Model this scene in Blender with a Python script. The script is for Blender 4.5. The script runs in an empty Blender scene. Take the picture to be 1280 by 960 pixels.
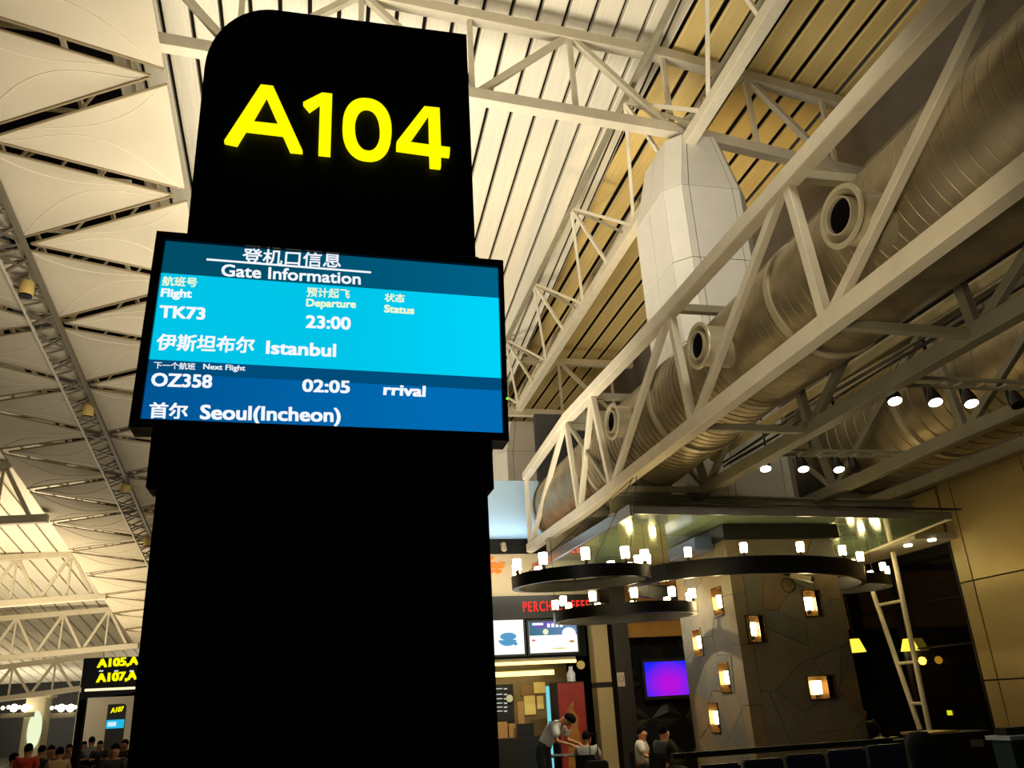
import bpy, bmesh, math, random
from mathutils import Vector, Matrix
random.seed(7)
S = bpy.context.scene
COL = S.collection

# ------------------------------------------------------------------ camera
F = 1035.0
UP = Vector((492-640, 480+2170, -F)).normalized()
yD = 480 + (UP[0]*(390-640) - UP[2]*F)/UP[1]
DV = Vector((390-640, 480-yD, -F)).normalized()
XV = DV.cross(UP)
M = Matrix((XV, DV, UP))
CAM = Vector((0, 0, 1.65))
cam = bpy.data.cameras.new('camera'); cam.sensor_width = 36; cam.sensor_fit = 'HORIZONTAL'
cam.lens = 36*F/1280; cam.clip_end = 400
co = bpy.data.objects.new('camera', cam); COL.objects.link(co)
co.matrix_world = Matrix.Translation(CAM) @ M.to_4x4()
S.camera = co

# ------------------------------------------------------------------ world, exposure
w = bpy.data.worlds.new('night'); S.world = w; w.use_nodes = True
bg = w.node_tree.nodes['Background']; bg.inputs[0].default_value = (0.9, 0.8, 0.62, 1); bg.inputs[1].default_value = 0.022
S.view_settings.view_transform = 'Standard'; S.view_settings.look = 'None'
S.view_settings.exposure = 0.0; S.view_settings.gamma = 1.0; S.view_settings.use_curve_mapping = False

# ------------------------------------------------------------------ hall lamps and added fill lights
def light(kind, loc, tgt, power, col, size=1.0, size_y=None, spot=60, blend=.5, name='hall_light'):
    l = bpy.data.lights.new(name, kind); l.energy = power; l.color = col
    if kind == 'AREA':
        l.shape = 'RECTANGLE'; l.size = size; l.size_y = size_y or size
    elif kind == 'SPOT':
        l.spot_size = math.radians(spot); l.spot_blend = blend; l.shadow_soft_size = size
    else: l.shadow_soft_size = size
    o = bpy.data.objects.new(name, l); COL.objects.link(o); o.location = loc
    if tgt is not None:
        o.rotation_euler = (Vector(tgt)-Vector(loc)).to_track_quat('-Z', 'Y').to_euler()
    return o
WARM = (1, .86, .62); CREAM = (1, .93, .80); GOLD = (1, .74, .36)
light('AREA', (-.5, 12.5, 2.6), (1.6, 19, 17), 1230, CREAM, 4, 6).data.spread = math.radians(105)
light('AREA', (-.5, 33, 4.5), (3, 33, 15), 640, CREAM, 5, 6).data.spread = math.radians(120)
light('AREA', (-6, 24, 2.6), (-7, 26, 12), 170, CREAM, 6, 12)
light('AREA', (-13, 44, 2.6), (-13, 46, 9), 1900, WARM, 8, 16)
light('AREA', (-24, 70, 2.6), (-20, 74, 9), 700, WARM, 10, 12)
light('AREA', (-9, 66, 2.2), (-9, 78, 3), 420, CREAM, 8, 2)  # unseen area light added to brighten the far end wall
light('SPOT', (11.6, 15, 7.4), (11.2, 26, 16.8), 1700, GOLD, .5, spot=95)
light('AREA', (2.5, 7, 3.4), (7, 9.5, 8), 26, CREAM, 2, 5)
light('SPOT', (1.4, 3.6, 3.2), (6.0, 7.2, 6.3), 420, WARM, .5, spot=58)  # unseen spot added to brighten the near stretch of duct
light('AREA', (3.5, 4, 9.5), (9, 20, 16.5), 300, CREAM, 2, 2)
light('SPOT', (5.2, 3.5, 8.4), (8.6, 14.3, 11.2), 1500, CREAM, .4, spot=36)  # unseen spot added from the front to lift the white column

# ------------------------------------------------------------------ pixel rays (survey of the photograph)
def ray(px, py): return M @ Vector((px-640, 480-py, -F))
def at(px, py, X=None, Y=None, Z=None, pl=None):
    v = ray(px, py)
    if X is not None: t = (X-CAM.x)/v.x
    elif Y is not None: t = (Y-CAM.y)/v.y
    elif Z is not None: t = (Z-CAM.z)/v.z
    else:
        n = Vector(pl[:3]); t = (pl[3]-n.dot(CAM))/n.dot(v)
    return CAM + v*t

# ------------------------------------------------------------------ materials
def lin(c):
    if isinstance(c, str): c = [int(c[i:i+2], 16)/255 for i in (0, 2, 4)]
    return tuple(x/12.92 if x <= .04045 else ((x+.055)/1.055)**2.4 for x in c)
MATS = {}
def mat(name, col, rough=.55, metal=0., noise=0., scale=8., bump=0., bscale=40., spec=.5, stretch=None, col2=None, coat=0):
    if name in MATS: return MATS[name]
    m = bpy.data.materials.new(name); m.use_nodes = True; nt = m.node_tree; b = nt.nodes['Principled BSDF']
    c = lin(col); b.inputs['Base Color'].default_value = (*c, 1); b.inputs['Roughness'].default_value = rough
    b.inputs['Metallic'].default_value = metal; b.inputs['Specular IOR Level'].default_value = spec
    b.inputs['Coat Weight'].default_value = coat
    tc = nt.nodes.new('ShaderNodeTexCoord'); mp = nt.nodes.new('ShaderNodeMapping')
    nt.links.new(tc.outputs['Object'], mp.inputs[0])
    if stretch: mp.inputs['Scale'].default_value = stretch
    if noise or col2:
        n = nt.nodes.new('ShaderNodeTexNoise'); n.inputs['Scale'].default_value = scale; n.inputs['Detail'].default_value = 5
        nt.links.new(mp.outputs[0], n.inputs['Vector'])
        r = nt.nodes.new('ShaderNodeValToRGB'); r.color_ramp.elements[0].position = .32; r.color_ramp.elements[1].position = .68
        c2 = lin(col2) if col2 else tuple(min(1, x*(1+noise)) for x in c)
        c1 = c if col2 else tuple(x*(1-noise) for x in c)
        r.color_ramp.elements[0].color = (*c1, 1); r.color_ramp.elements[1].color = (*c2, 1)
        nt.links.new(n.outputs['Fac'], r.inputs[0]); nt.links.new(r.outputs[0], b.inputs['Base Color'])
    if bump:
        n = nt.nodes.new('ShaderNodeTexNoise'); n.inputs['Scale'].default_value = bscale
        nt.links.new(mp.outputs[0], n.inputs['Vector'])
        k = nt.nodes.new('ShaderNodeBump'); k.inputs['Strength'].default_value = bump; k.inputs['Distance'].default_value = .02
        nt.links.new(n.outputs['Fac'], k.inputs['Height']); nt.links.new(k.outputs[0], b.inputs['Normal'])
    MATS[name] = m; return m
def emi(name, col, strength=1.0, col2=None, axis=0, rng=(0, 1)):
    if name in MATS: return MATS[name]
    m = bpy.data.materials.new(name); m.use_nodes = True; nt = m.node_tree
    nt.nodes.remove(nt.nodes['Principled BSDF']); e = nt.nodes.new('ShaderNodeEmission')
    e.inputs[0].default_value = (*lin(col), 1); e.inputs[1].default_value = strength
    nt.links.new(e.outputs[0], nt.nodes['Material Output'].inputs[0])
    if col2:
        tc = nt.nodes.new('ShaderNodeTexCoord'); sp = nt.nodes.new('ShaderNodeSeparateXYZ'); mr = nt.nodes.new('ShaderNodeMapRange')
        mr.inputs[1].default_value, mr.inputs[2].default_value = rng
        nt.links.new(tc.outputs['Generated'], sp.inputs[0]); nt.links.new(sp.outputs[axis], mr.inputs[0])
        mx = nt.nodes.new('ShaderNodeValToRGB'); mx.color_ramp.elements[0].color = (*lin(col), 1); mx.color_ramp.elements[1].color = (*lin(col2), 1)
        nt.links.new(mr.outputs[0], mx.inputs[0]); nt.links.new(mx.outputs[0], e.inputs[0])
    MATS[name] = m; return m

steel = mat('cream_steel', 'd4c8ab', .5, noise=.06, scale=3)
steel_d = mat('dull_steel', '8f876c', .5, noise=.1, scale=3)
slatm = mat('ceiling_slat_paint', 'e6dcc2', .55, noise=.05, scale=2, stretch=(8, .4, 1), bump=.05, bscale=60)
slatw = mat('ochre_slat_paint', 'dcc07a', .5, noise=.08, scale=2, stretch=(8, .4, 1))
dark = mat('near_black', '0b0b0a', .8, spec=.2)
roofdark = mat('roof_void', '1a1611', .9, spec=.1)
fabric = mat('tensioned_fabric', 'c3b598', .8, noise=.05, scale=.6, bump=.08, bscale=1.2)
seamm = mat('fabric_seam', 'e2d6bb', .7)
white_panel = mat('white_cladding', 'dcd5c4', .35, noise=.03, scale=2)
duct_m = mat('galvanised_duct', '98896a', .42, .7, noise=.18, scale=3, bump=.1, bscale=6)
duct_rim = mat('duct_rim', 'b9ad8c', .4, .3)
black_gloss = mat('pillar_black', '040405', .5, spec=.15)
bezel = mat('display_bezel', '050505', .35, spec=.25)
black_m = mat('black_paint', '0d0c0b', .45, spec=.4)
grey_m = mat('grey_metal', '6a6861', .4, .5)
floor_m = mat('polished_floor', '5a5348', .25, noise=.1, scale=1)

# ------------------------------------------------------------------ object helpers
def link(name, me, m=None, parent=None):
    o = bpy.data.objects.new(name, me); COL.objects.link(o)
    if m is not None and not me.materials: me.materials.append(m)
    if parent is not None: o.parent = parent
    return o
def thing(name, label, cat, loc=(0, 0, 0), rz=0, group=None):
    o = bpy.data.objects.new(name, None); COL.objects.link(o); o.location = loc; o.rotation_euler = (0, 0, rz)
    o.empty_display_size = .1
    return tag(o, label, cat, group)
def tag(o, label=None, cat=None, group=None, kind=None):
    if label: o['label'] = label
    if cat: o['category'] = cat
    if group: o['group'] = group
    if kind: o['kind'] = kind
    return o
def mesh(bm, name, m=None, parent=None, smooth=False):
    bmesh.ops.recalc_face_normals(bm, faces=bm.faces)
    me = bpy.data.meshes.new(name); bm.to_mesh(me); bm.free()
    if smooth:
        for p in me.polygons: p.use_smooth = True
        me.set_sharp_from_angle(angle=math.radians(40))
    o = link(name, me, m, parent)
    return o
def rel(parent, p):
    p = Vector(p)
    if parent is None: return p
    return parent_matrix(parent).inverted() @ p
def parent_matrix(o):
    m = Matrix.Translation(o.location) @ o.rotation_euler.to_matrix().to_4x4()
    return parent_matrix(o.parent) @ m if o.parent else m
def bbox(bm, a, b, mtx=None):
    a, b = Vector(a), Vector(b)
    c = (a+b)/2; s = b-a
    r = bmesh.ops.create_cube(bm, size=1)
    for v in r['verts']:
        v.co = Vector((v.co.x*s.x, v.co.y*s.y, v.co.z*s.z)) + c
        if mtx: v.co = mtx @ v.co
    return r['verts']
def box(name, a, b, m, parent=None, bevel=0.):
    """axis-aligned box given in the parent's space"""
    bm = bmesh.new(); bbox(bm, a, b)
    if bevel: bmesh.ops.bevel(bm, geom=bm.edges[:], offset=bevel, segments=2, affect='EDGES')
    return mesh(bm, name, m, parent)
def wbox(name, a, b, m, parent, bevel=0.):
    """axis-aligned box given in world coordinates (parent unrotated)"""
    return box(name, rel(parent, a), rel(parent, b), m, parent, bevel)
def frame_of(d, up=Vector((0, 0, 1))):
    d = d.normalized()
    if abs(d.dot(up)) > .98: up = Vector((0, 1, 0))
    s = d.cross(up).normalized(); u = s.cross(d).normalized()
    return s, u
def bar_bm(bm, a, b, wd, ht, up=Vector((0, 0, 1)), lip=0):
    a, b = Vector(a), Vector(b); s, u = frame_of(b-a, up)
    vs = []
    for p in (a, b):
        for i, j in ((-1, -1), (1, -1), (1, 1), (-1, 1)):
            vs.append(bm.verts.new(p + s*i*wd/2 + u*j*ht/2))
    for f in ((0, 1, 2, 3), (7, 6, 5, 4), (0, 4, 5, 1), (1, 5, 6, 2), (2, 6, 7, 3), (3, 7, 4, 0)):
        bm.faces.new([vs[k] for k in f])
def bar(name, a, b, wd, ht, m, parent=None, bevel=.006):
    a, b = rel(parent, a), rel(parent, b)
    bm = bmesh.new(); bar_bm(bm, a, b, wd, ht)
    if bevel: bmesh.ops.bevel(bm, geom=bm.edges[:], offset=bevel, segments=1, affect='EDGES')
    return mesh(bm, name, m, parent)
def ibeam(name, a, b, wd, ht, m, parent=None, t=.03):
    a, b = rel(parent, a), rel(parent, b); bm = bmesh.new(); u = Vector((0, 0, 1))
    bar_bm(bm, a+u*(ht/2-t/2), b+u*(ht/2-t/2), wd, t); bar_bm(bm, a-u*(ht/2-t/2), b-u*(ht/2-t/2), wd, t)
    bar_bm(bm, a, b, t, ht-2*t)
    return mesh(bm, name, m, parent)
def tube_bm(bm, pts, r, n=10, caps=True):
    pts = [Vector(p) for p in pts]; rings = []
    rr = r if isinstance(r, (list, tuple)) else [r]*len(pts)
    for i, p in enumerate(pts):
        d = (pts[min(i+1, len(pts)-1)] - pts[max(i-1, 0)]); s, u = frame_of(d)
        rings.append([bm.verts.new(p + (s*math.cos(2*math.pi*k/n) + u*math.sin(2*math.pi*k/n))*rr[i]) for k in range(n)])
    for A, B in zip(rings, rings[1:]):
        for k in range(n): bm.faces.new((A[k], A[(k+1) % n], B[(k+1) % n], B[k]))
    if caps: bm.faces.new(rings[0][::-1]); bm.faces.new(rings[-1])
def tube(name, pts, r, m, parent=None, n=10):
    bm = bmesh.new(); tube_bm(bm, [rel(parent, p) for p in pts], r, n); return mesh(bm, name, m, parent, True)
def lathe_bm(bm, prof, c=(0, 0, 0), ax=Vector((0, 0, 1)), n=24, closed=False):
    """prof = [(radius, height)] about axis ax"""
    c = Vector(c); s, u = frame_of(Vector(ax)); ax = Vector(ax).normalized(); rings = []
    for r, h in prof:
        rings.append([bm.verts.new(c + ax*h + (s*math.cos(2*math.pi*k/n)+u*math.sin(2*math.pi*k/n))*max(r, .0005)) for k in range(n)])
    prs = list(zip(rings, rings[1:])) + ([(rings[-1], rings[0])] if closed else [])
    for A, B in prs:
        for k in range(n): bm.faces.new((A[k], A[(k+1) % n], B[(k+1) % n], B[k]))
def lathe(name, prof, m, parent=None, c=(0, 0, 0), ax=(0, 0, 1), n=24, closed=False):
    bm = bmesh.new(); lathe_bm(bm, prof, c, Vector(ax), n, closed); return mesh(bm, name, m, parent, True)
def quad(name, pts, m, parent=None, thick=.02, n=None):
    """slab through world points, thickened along its normal"""
    ps = [rel(parent, p) for p in pts]
    nn = (ps[1]-ps[0]).cross(ps[2]-ps[0]).normalized() if n is None else Vector(n)
    bm = bmesh.new(); A = [bm.verts.new(p) for p in ps]; B = [bm.verts.new(p+nn*thick) for p in ps]
    bm.faces.new(A); bm.faces.new(B[::-1]); k = len(ps)
    for i in range(k): bm.faces.new((A[i], B[i], B[(i+1) % k], A[(i+1) % k]))
    return mesh(bm, name, m, parent)

def curve_mesh(polys, depth):
    """filled 2D outlines with holes -> mesh"""
    cu = bpy.data.curves.new('c', 'CURVE'); cu.dimensions = '2D'; cu.fill_mode = 'BOTH'; cu.extrude = depth
    for p in polys:
        sp = cu.splines.new('POLY'); sp.points.add(len(p)-1)
        for i, q in enumerate(p): sp.points[i].co = (q[0], q[1], 0, 1)
        sp.use_cyclic_u = True
    o = bpy.data.objects.new('c', cu); COL.objects.link(o); bpy.context.view_layer.update()
    me = bpy.data.meshes.new_from_object(o.evaluated_get(bpy.context.evaluated_depsgraph_get()))
    bpy.data.objects.remove(o); return me
TXT = []
def text_mesh(body, bold=0., depth=.002, shear=0., spacing=1.):
    cu = bpy.data.curves.new('t', 'FONT'); cu.body = body; cu.extrude = depth; cu.shear = shear; cu.resolution_u = 3
    cu.space_character = spacing
    o = bpy.data.objects.new('t', cu); COL.objects.link(o); bpy.context.view_layer.update()
    me = bpy.data.meshes.new_from_object(o.evaluated_get(bpy.context.evaluated_depsgraph_get()))
    bpy.data.objects.remove(o)
    bm = bmesh.new()
    for dx, dz in ((-1, -.6), (1, -.6), (-1, .6), (1, .6)):
        b2 = bmesh.new(); b2.from_mesh(me); bmesh.ops.translate(b2, verts=b2.verts, vec=(dx*bold, dz*bold, 0))
        m2 = bpy.data.meshes.new('x'); b2.to_mesh(m2); b2.free(); bm.from_mesh(m2); bpy.data.meshes.remove(m2)
    bm.to_mesh(me); bm.free(); return me
def place_text(name, body, LB, RB, TL, m, parent, y, bold=.02, depth=.0015, shear=0, spacing=1.):
    """fit the text's bounding box between local points (x,z) LB, RB, TL on the plane y of the parent"""
    me = text_mesh(body, bold, depth/ max(1e-6, 1), shear, spacing)
    xs = [v.co.x for v in me.vertices]; ys = [v.co.y for v in me.vertices]
    x0, x1, y0, y1 = min(xs), max(xs), min(ys), max(ys)
    LB, RB, TL = Vector(LB), Vector(RB), Vector(TL)
    for v in me.vertices:
        u = (v.co.x-x0)/(x1-x0); t = (v.co.y-y0)/(y1-y0)
        p = LB + (RB-LB)*u + (TL-LB)*t
        v.co = Vector((p.x, y - (v.co.z), p.y))
    me.materials.clear(); me.materials.append(m); me.update()
    return link(name, me, None, parent)

# ================================================================== SETTING: floor, roof, walls
def struct(o, label=None): o['kind'] = 'structure'; return o
struct(box('floor', (-45, -3, -.1), (20, 95, 0), floor_m))

def zc(x, y): return 17.2 - .1176*(y-14.6)
def zr(x, y): return 16.8
def zm(x, y): return 13.2 - .1647*(y-14)          # plane of the fabric panels
def zl(x, y): return zm(x, y) + 2.0 + .02*(y-35)
def roof(name, zf, x0, x1, y0, y1, pitch, gap, m, up=.16, bk=.35):
    r = quad(name, [(x0, y0, zf(0, y0)+bk), (x1, y0, zf(0, y0)+bk), (x1, y1, zf(0, y1)+bk), (x0, y1, zf(0, y1)+bk)], roofdark, None, .05)
    struct(r)
    n = int((x1-x0)/pitch); me = None
    for i in range(n):
        a = x0 + i*pitch + gap/2; b = x0 + (i+1)*pitch - gap/2
        if me is None:
            bm = bmesh.new()
            W = b-a
            prof = [(0, 0), (0, .09), (.018, .09), (.018, .014), (.05, 0.0), (.05, 0), (W-.05, 0), (W-.018, .014), (W-.018, .09), (W, .09), (W, 0), (W-.03, -.018), (.03, -.018)]
            prof = [(0, up), (0, 0), (.03, -.02), (.06, -.02), (.07, 0), (W-.07, 0), (W-.06, -.02), (W-.03, -.02), (W, 0), (W, up)]
            rows = []
            for y in (y0, y1):
                rows.append([bm.verts.new((px, y-y0, zf(0, y)-zf(0, y0)+pz)) for px, pz in prof])
            for k in range(len(prof)): bm.faces.new((rows[0][k], rows[0][(k+1) % len(prof)], rows[1][(k+1) % len(prof)], rows[1][k]))
            bm.faces.new(rows[0]); bm.faces.new(rows[1][::-1])
            o = mesh(bm, 'slat', m, r); me = o.data
        else: o = link('slat', me, None, r)
        o.location = (a, y0, zf(0, y0))
    return r
roof('ceiling', zc, -5.29, 8.15, 2, 60, .672, .10, slatm)
roof('ceiling.001', zr, 8.2, 14.2, 2, 46, .75, .15, slatw, .05, 1.0)
roof('ceiling.002', zl, -32.0, -9.2, 24, 78, .80, .09, slatm)
# stepped fascia between the sloping and the level roof
struct(quad('trim_1', [(8.13, 2, 18.68), (8.13, 18, 16.8), (8.13, 2, 16.8)], slatm, None, .02, (1, 0, 0)))
struct(quad('trim_9', [(8.13, 18, 16.8), (8.13, 60, 16.8), (8.13, 60, 11.86)], slatm, None, .02, (1, 0, 0)))
for i, x in enumerate((7.80, 8.05)):
    bm = bmesh.new(); bar_bm(bm, (x, 2, zc(0, 2)-.12), (x, 60, zc(0, 60)-.10), .03, .05); struct(mesh(bm, 'trim_%d' % (i+2), black_m))
# clerestory band and gutter rail on the right
struct(box('wall_right_upper', (14.2, 2, 14.75), (14.4, 46, 17.2), mat('mauve_fascia', '6e665c', .6, noise=.08, scale=2)))
struct(box('trim_4', (14.0, 2, 14.6), (14.2, 46, 14.75), steel_d))
struct(box('trim_5', (13.7, 2, 13.9), (14.1, 46, 14.2), black_m))
struct(box('wall_right_void', (14.6, 2, 9.6), (14.8, 46, 14.75), dark))

# right side wall: cladding panels, each its own part, and the night window
wr = struct(box('wall_right', (14.06, 2, 0), (14.3, 16.2, 9.6), mat('wall_joint', '3a3426', .8)))
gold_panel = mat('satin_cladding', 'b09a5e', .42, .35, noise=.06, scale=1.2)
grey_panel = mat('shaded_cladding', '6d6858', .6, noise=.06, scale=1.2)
zz = [0.05, 1.66, 3.71, 5.96]
for k in range(3):
    y = 16.18
    for n in range(7):
        y2 = y - (.42 if n == 0 else 2.1)
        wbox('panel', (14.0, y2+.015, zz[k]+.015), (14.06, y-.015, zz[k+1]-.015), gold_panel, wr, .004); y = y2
for k, (a, b) in enumerate(((6.2, 7.9), (7.9, 9.55))):
    y = 16.18
    for n in range(5):
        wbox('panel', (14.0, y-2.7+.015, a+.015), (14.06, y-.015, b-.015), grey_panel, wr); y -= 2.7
struct(box('trim_6', (13.75, 2, 5.95), (14.06, 20, 6.2), steel_d))
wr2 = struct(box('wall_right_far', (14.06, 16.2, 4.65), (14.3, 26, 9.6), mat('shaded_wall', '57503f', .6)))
wbox('panel', (14.0, 16.25, 4.75), (14.06, 19.5, 5.9), gold_panel, wr2)
# window: dark glass at night, transoms and a sloped steel mullion frame
win = struct(box('window_1', (14.12, 16.2, .3), (14.16, 24.5, 4.65), mat('night_glass', '0a0907', .05, spec=.35)))
for y in (16.24, 18.6, 21.0, 23.4): wbox('mullion', (14.02, y-.03, .3), (14.12, y+.03, 4.65), black_m, win)
for z in (.32, 2.45, 3.45, 4.6): wbox('transom', (14.05, 16.2, z-.02), (14.12, 24.5, z+.02), dark, win)
struct(box('wall_right_sill', (13.9, 16.2, 0), (14.3, 24.5, .3), black_m))
# soffit band above window with small downlights
sof = struct(box('trim_7', (12.9, 15.9, 4.66), (14.05, 24, 4.8), mat('soffit', 'b9b39f', .5)))

# ================================================================== fabric panels
fab = struct(box('ceiling_skylight', (-10.6, 2, 17.4), (-5.3, 60, 17.5), dark))
XR, XL, XF = -3.14, -7.05, -10.5
cable_m = mat('edge_cable', '8d7b58', .6)
def fpanel(apex, b0, b1, bulge, nm='fabric_panel'):
    """a tensioned triangle from its apex to the base b0-b1; the two long edges are set back from the slit"""
    A, B, C = Vector(apex), Vector(b0), Vector(b1); mid = (B+C)/2; ax = (mid-A).normalized()
    g = .15
    def inset(P, Q):
        d = (Q-P).normalized(); n = (mid-A) - d*(mid-A).dot(d); return n.normalized()*g
    hw = (C-B).length/2; ln = (mid-A).length; back = g*math.hypot(hw, ln)/hw
    A2 = A + ax*back*.55; B2 = B + (C-B).normalized()*g*1.15; C2 = C - (C-B).normalized()*g*1.15
    def P(t, u, off=0):
        """t: apex -> base, u: across"""
        e0 = A2.lerp(B2, t); e1 = A2.lerp(C2, t); b = 4*u*(1-u)*math.sin(math.pi*min(1, t*1.05))**.8
        return e0.lerp(e1, u) + Vector((0, 0, bulge*b + off))
    bm = bmesh.new(); N, K = 14, 8
    g_ = [[bm.verts.new(P(i/N, k/K)) for k in range(K+1)] for i in range(N+1)]
    for i in range(N):
        for k in range(K): bm.faces.new((g_[i][k], g_[i+1][k], g_[i+1][k+1], g_[i][k+1]))
    bmesh.ops.solidify(bm, geom=bm.faces[:], thickness=.015)
    bmesh.ops.remove_doubles(bm, verts=bm.verts[:], dist=.002)
    o = mesh(bm, nm, fabric, fab, True)
    for s0 in (0, 1):
        bm = bmesh.new(); tube_bm(bm, [P(.01, s0, -.01), P(1, s0, -.01)], .028, 5); mesh(bm, 'edge_cable', cable_m, o)
    for sg in (-1, 1):
        bm = bmesh.new(); tube_bm(bm, [P(.04+.94*k/14, .5+sg*(.5-.42*math.sin(math.pi*(k/14)**.8)) if k < 14 else .5+sg*.5, -.012) for k in range(15)], .009, 4)
        mesh(bm, 'seam', seamm, o)
    return o
Rk = [13.66 + 3.2*k for k in range(-4, 13)]; Lk = [15.72 + 3.2*k for k in range(-4, 13)]; Fk = [y+1.35 for y in Lk]
V = lambda x, y, dz=0: Vector((x, y, zm(x, y)+dz))
for k in range(len(Rk)-1):
    fpanel(V(XL, Lk[k]), V(XR, Rk[k]), V(XR, Rk[k+1]), .22)
    fpanel(V(XR, Rk[k+1]), V(XL, Lk[k]), V(XL, Lk[k+1]), .22)
    fpanel(V(XL, Lk[k+1]), V(XF, Fk[k]), V(XF, Fk[k+1]), -.15)
    fpanel(V(XF, Fk[k]), V(XL, Lk[k]), V(XL, Lk[k+1]), -.15)
# skylight lattice seen through the slits
sky = thing('skylight_frame', 'pale steel lattice glimpsed through the slits between the fabric panels', 'frame', (-6.8, 20, 13.6))
for y in range(4, 50, 2):
    bar('rafter', (XF, y, zm(0, y)+1.3), (XR-1.5, y+.2, zm(0, y)+1.3), .08, .10, steel, sky)
    for k in range(6): bar('web', (XF+.4+k*.95, y+.03*k, zm(0, y)+1.3), (XF+.9+k*.95, y+.03*k, zm(0, y)+2.3), .05, .05, steel, sky, 0)
    if y % 4 == 0:
        bar('brace', (XF, y, zm(0, y)+1.5), (XL, y+2, zm(0, y+2)+1.5), .07, .07, steel, sky)
        bar('brace', (XR-1.5, y, zm(0, y)+1.5), (XL, y+2, zm(0, y+2)+1.5), .07, .07, steel, sky)
for x in (-9.2, -7.4, -5.4, -4.2): bar('purlin', (x, 3, zm(0, 3)+1.7), (x, 50, zm(0, 50)+1.7), .09, .12, steel, sky)
# long lattice truss carrying the fabric panels
lt = thing('lattice_truss', 'long three-chord lattice truss under the fabric panels, running down left', 'truss', (XL, 12, zm(0, 12)-.3))
def L(x, y, dz): return Vector((XL+x, y, zm(0, y)+dz))
bar('chord', L(.30, 2, -.42), L(.30, 52, -.42), .11, .12, mat('brown_steel', '6e6350', .5), lt)
bar('chord', L(-.38, 2, -.42), L(-.38, 52, -.42), .06, .07, steel, lt)
bar('chord', L(0, 2, -.05), L(0, 52, -.05), .08, .08, steel_d, lt)
y = 4.0; k = 0; bst = MATS['brown_steel']
while y < 50:
    s = 1 if k % 2 else -1
    bar('web', L(.30, y, -.42), L(-.38, y+.55*s, -.42), .07, .05, bst, lt, 0)
    bar('web', L(.30, y, -.40), L(0, y+.5, -.05), .06, .05, bst, lt, 0)
    bar('web', L(-.38, y+.3, -.40), L(0, y+.6, -.05), .06, .05, bst, lt, 0)
    y += .55; k += 1
ylw = mat('amber_shade', 'd8b868', .5)
for i, (px, py) in enumerate(((33, 362), (110, 515), (157, 612), (185, 678))):
    p = at(px, py, pl=(0, .1647, 1, 13.2+.1647*14-.6))
    t = thing('truss_lamp', ['amber drum lamp on the lattice truss, left of the screen header',
        'amber drum lamp on the lattice truss, level with the bottom of the screen', 'amber drum lamp on the lattice truss, second from its far end',
        'smallest amber drum lamp, farthest along the lattice truss'][i], 'lamp', p, 0, 'lamps along the lattice truss')
    lathe('housing', [(.0, .2), (.15, .2), (.17, .1), (.17, -.12), (.15, -.15)], ylw, t, n=16)
    lathe('lens', [(0, -.13), (.13, -.13), (.15, -.15), (.15, -.19), (.0, -.19)], black_m, t, n=16)
    bar('bracket', Vector(p)+Vector((0, 0, .2)), Vector(p)+Vector((0, 0, .55)), .04, .04, steel_d, t)

# ================================================================== roof trusses
def yb(x): return 14.35 + .085*(x-3) if x < 8 else 14.775 + .16*(x-8)
rt = thing('roof_truss', 'nearest wide cream roof truss crossing over the white tapered column', 'truss', (3, 14.3, 14.2), 0, 'cross trusses')
def cross(parent, f, zb, zt, x0, x1, nodes, cw=.26, dw=.15):
    xs = sorted(set([x0, 8.0 if x0 < 8 < x1 else x0, x1]))
    for a, b in zip(xs, xs[1:]):
        bar('chord', (a, f(a), zb), (b, f(b), zb), cw, cw*1.15, steel, parent, .012)
        bar('chord', (a, f(a)+.02, zt), (b, f(b)+.02, zt), cw, cw*1.15, steel, parent, .012)
    for i, x in enumerate(nodes):
        bar('post', (x, f(x), zb), (x, f(x), zt), dw*.75, dw*.75, steel, parent)
        if i+1 < len(nodes):
            x2 = nodes[i+1]; a, b = (zb, zt) if i % 2 == 0 else (zt, zb)
            if x2-x > .5: bar('diagonal', (x, f(x), a), (x2, f(x2), b), dw, dw, steel, parent, .008)
cross(rt, yb, 14.2, 16.5, -3.45, 13.9, [-1.9, .55, 3.0, 5.45, 7.9, 10.35, 12.8])
bar('diagonal', (-1.9, yb(-1.9), 14.2), (-3.45, yb(-3.45), 16.0), .15, .15, steel, rt)
rt2 = thing('roof_truss', 'small far cream roof truss seen right of the screen, over the second column', 'truss', (8, 33, 13.6), 0, 'cross trusses')
cross(rt2, lambda x: 33.1, 13.6, 16.1, .5, 13.9, [3.0, 5.45, 7.9, 10.35, 12.8])
# left-hand far trusses, from their surveyed ends
LT = [(35.1, (60, 648), (0, 651), 'upper left roof truss, nearest one beside the fabric panels', None),
      (46.1, (133, 745), (0, 755), 'second roof truss down the left edge, above the yellow lettered board', None),
      (55.6, (173, 807), (0, 823), 'third roof truss at lower left, its chord touching the lettered board', None),
      (62.0, (104, 860), (0, 874), 'brightly lit farthest roof truss resting on the white far column', None)]
for Y, a, b, lab, _ in LT:
    P0 = at(*a, Y=Y); P1 = at(*b, Y=Y); d = (P1-P0)/(P0.x-P1.x); P1 = P0 + d*max(14, P0.x-P1.x)
    t = thing('roof_truss', lab, 'truss', P0, 0, 'cross trusses')
    h = Vector((0, 0, 2.25 if Y < 60 else 1.95))
    bar('chord', P0, P1, .30, .32, steel, t, .012); bar('chord', P0+h-d*1.0, P1+h, .28, .30, steel, t, .012)
    n = 6; L_ = (P1-P0).length
    for i in range(n):
        u0 = P0 + d*(.6 + i*2.5); u1 = u0 + d*1.25; u2 = u0 + d*2.5
        bar('diagonal', u0, u1+h, .15, .15, steel, t); bar('diagonal', u1+h, u2, .15, .15, steel, t)
        bar('post', u1, u1+h, .10, .10, steel, t)

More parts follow.
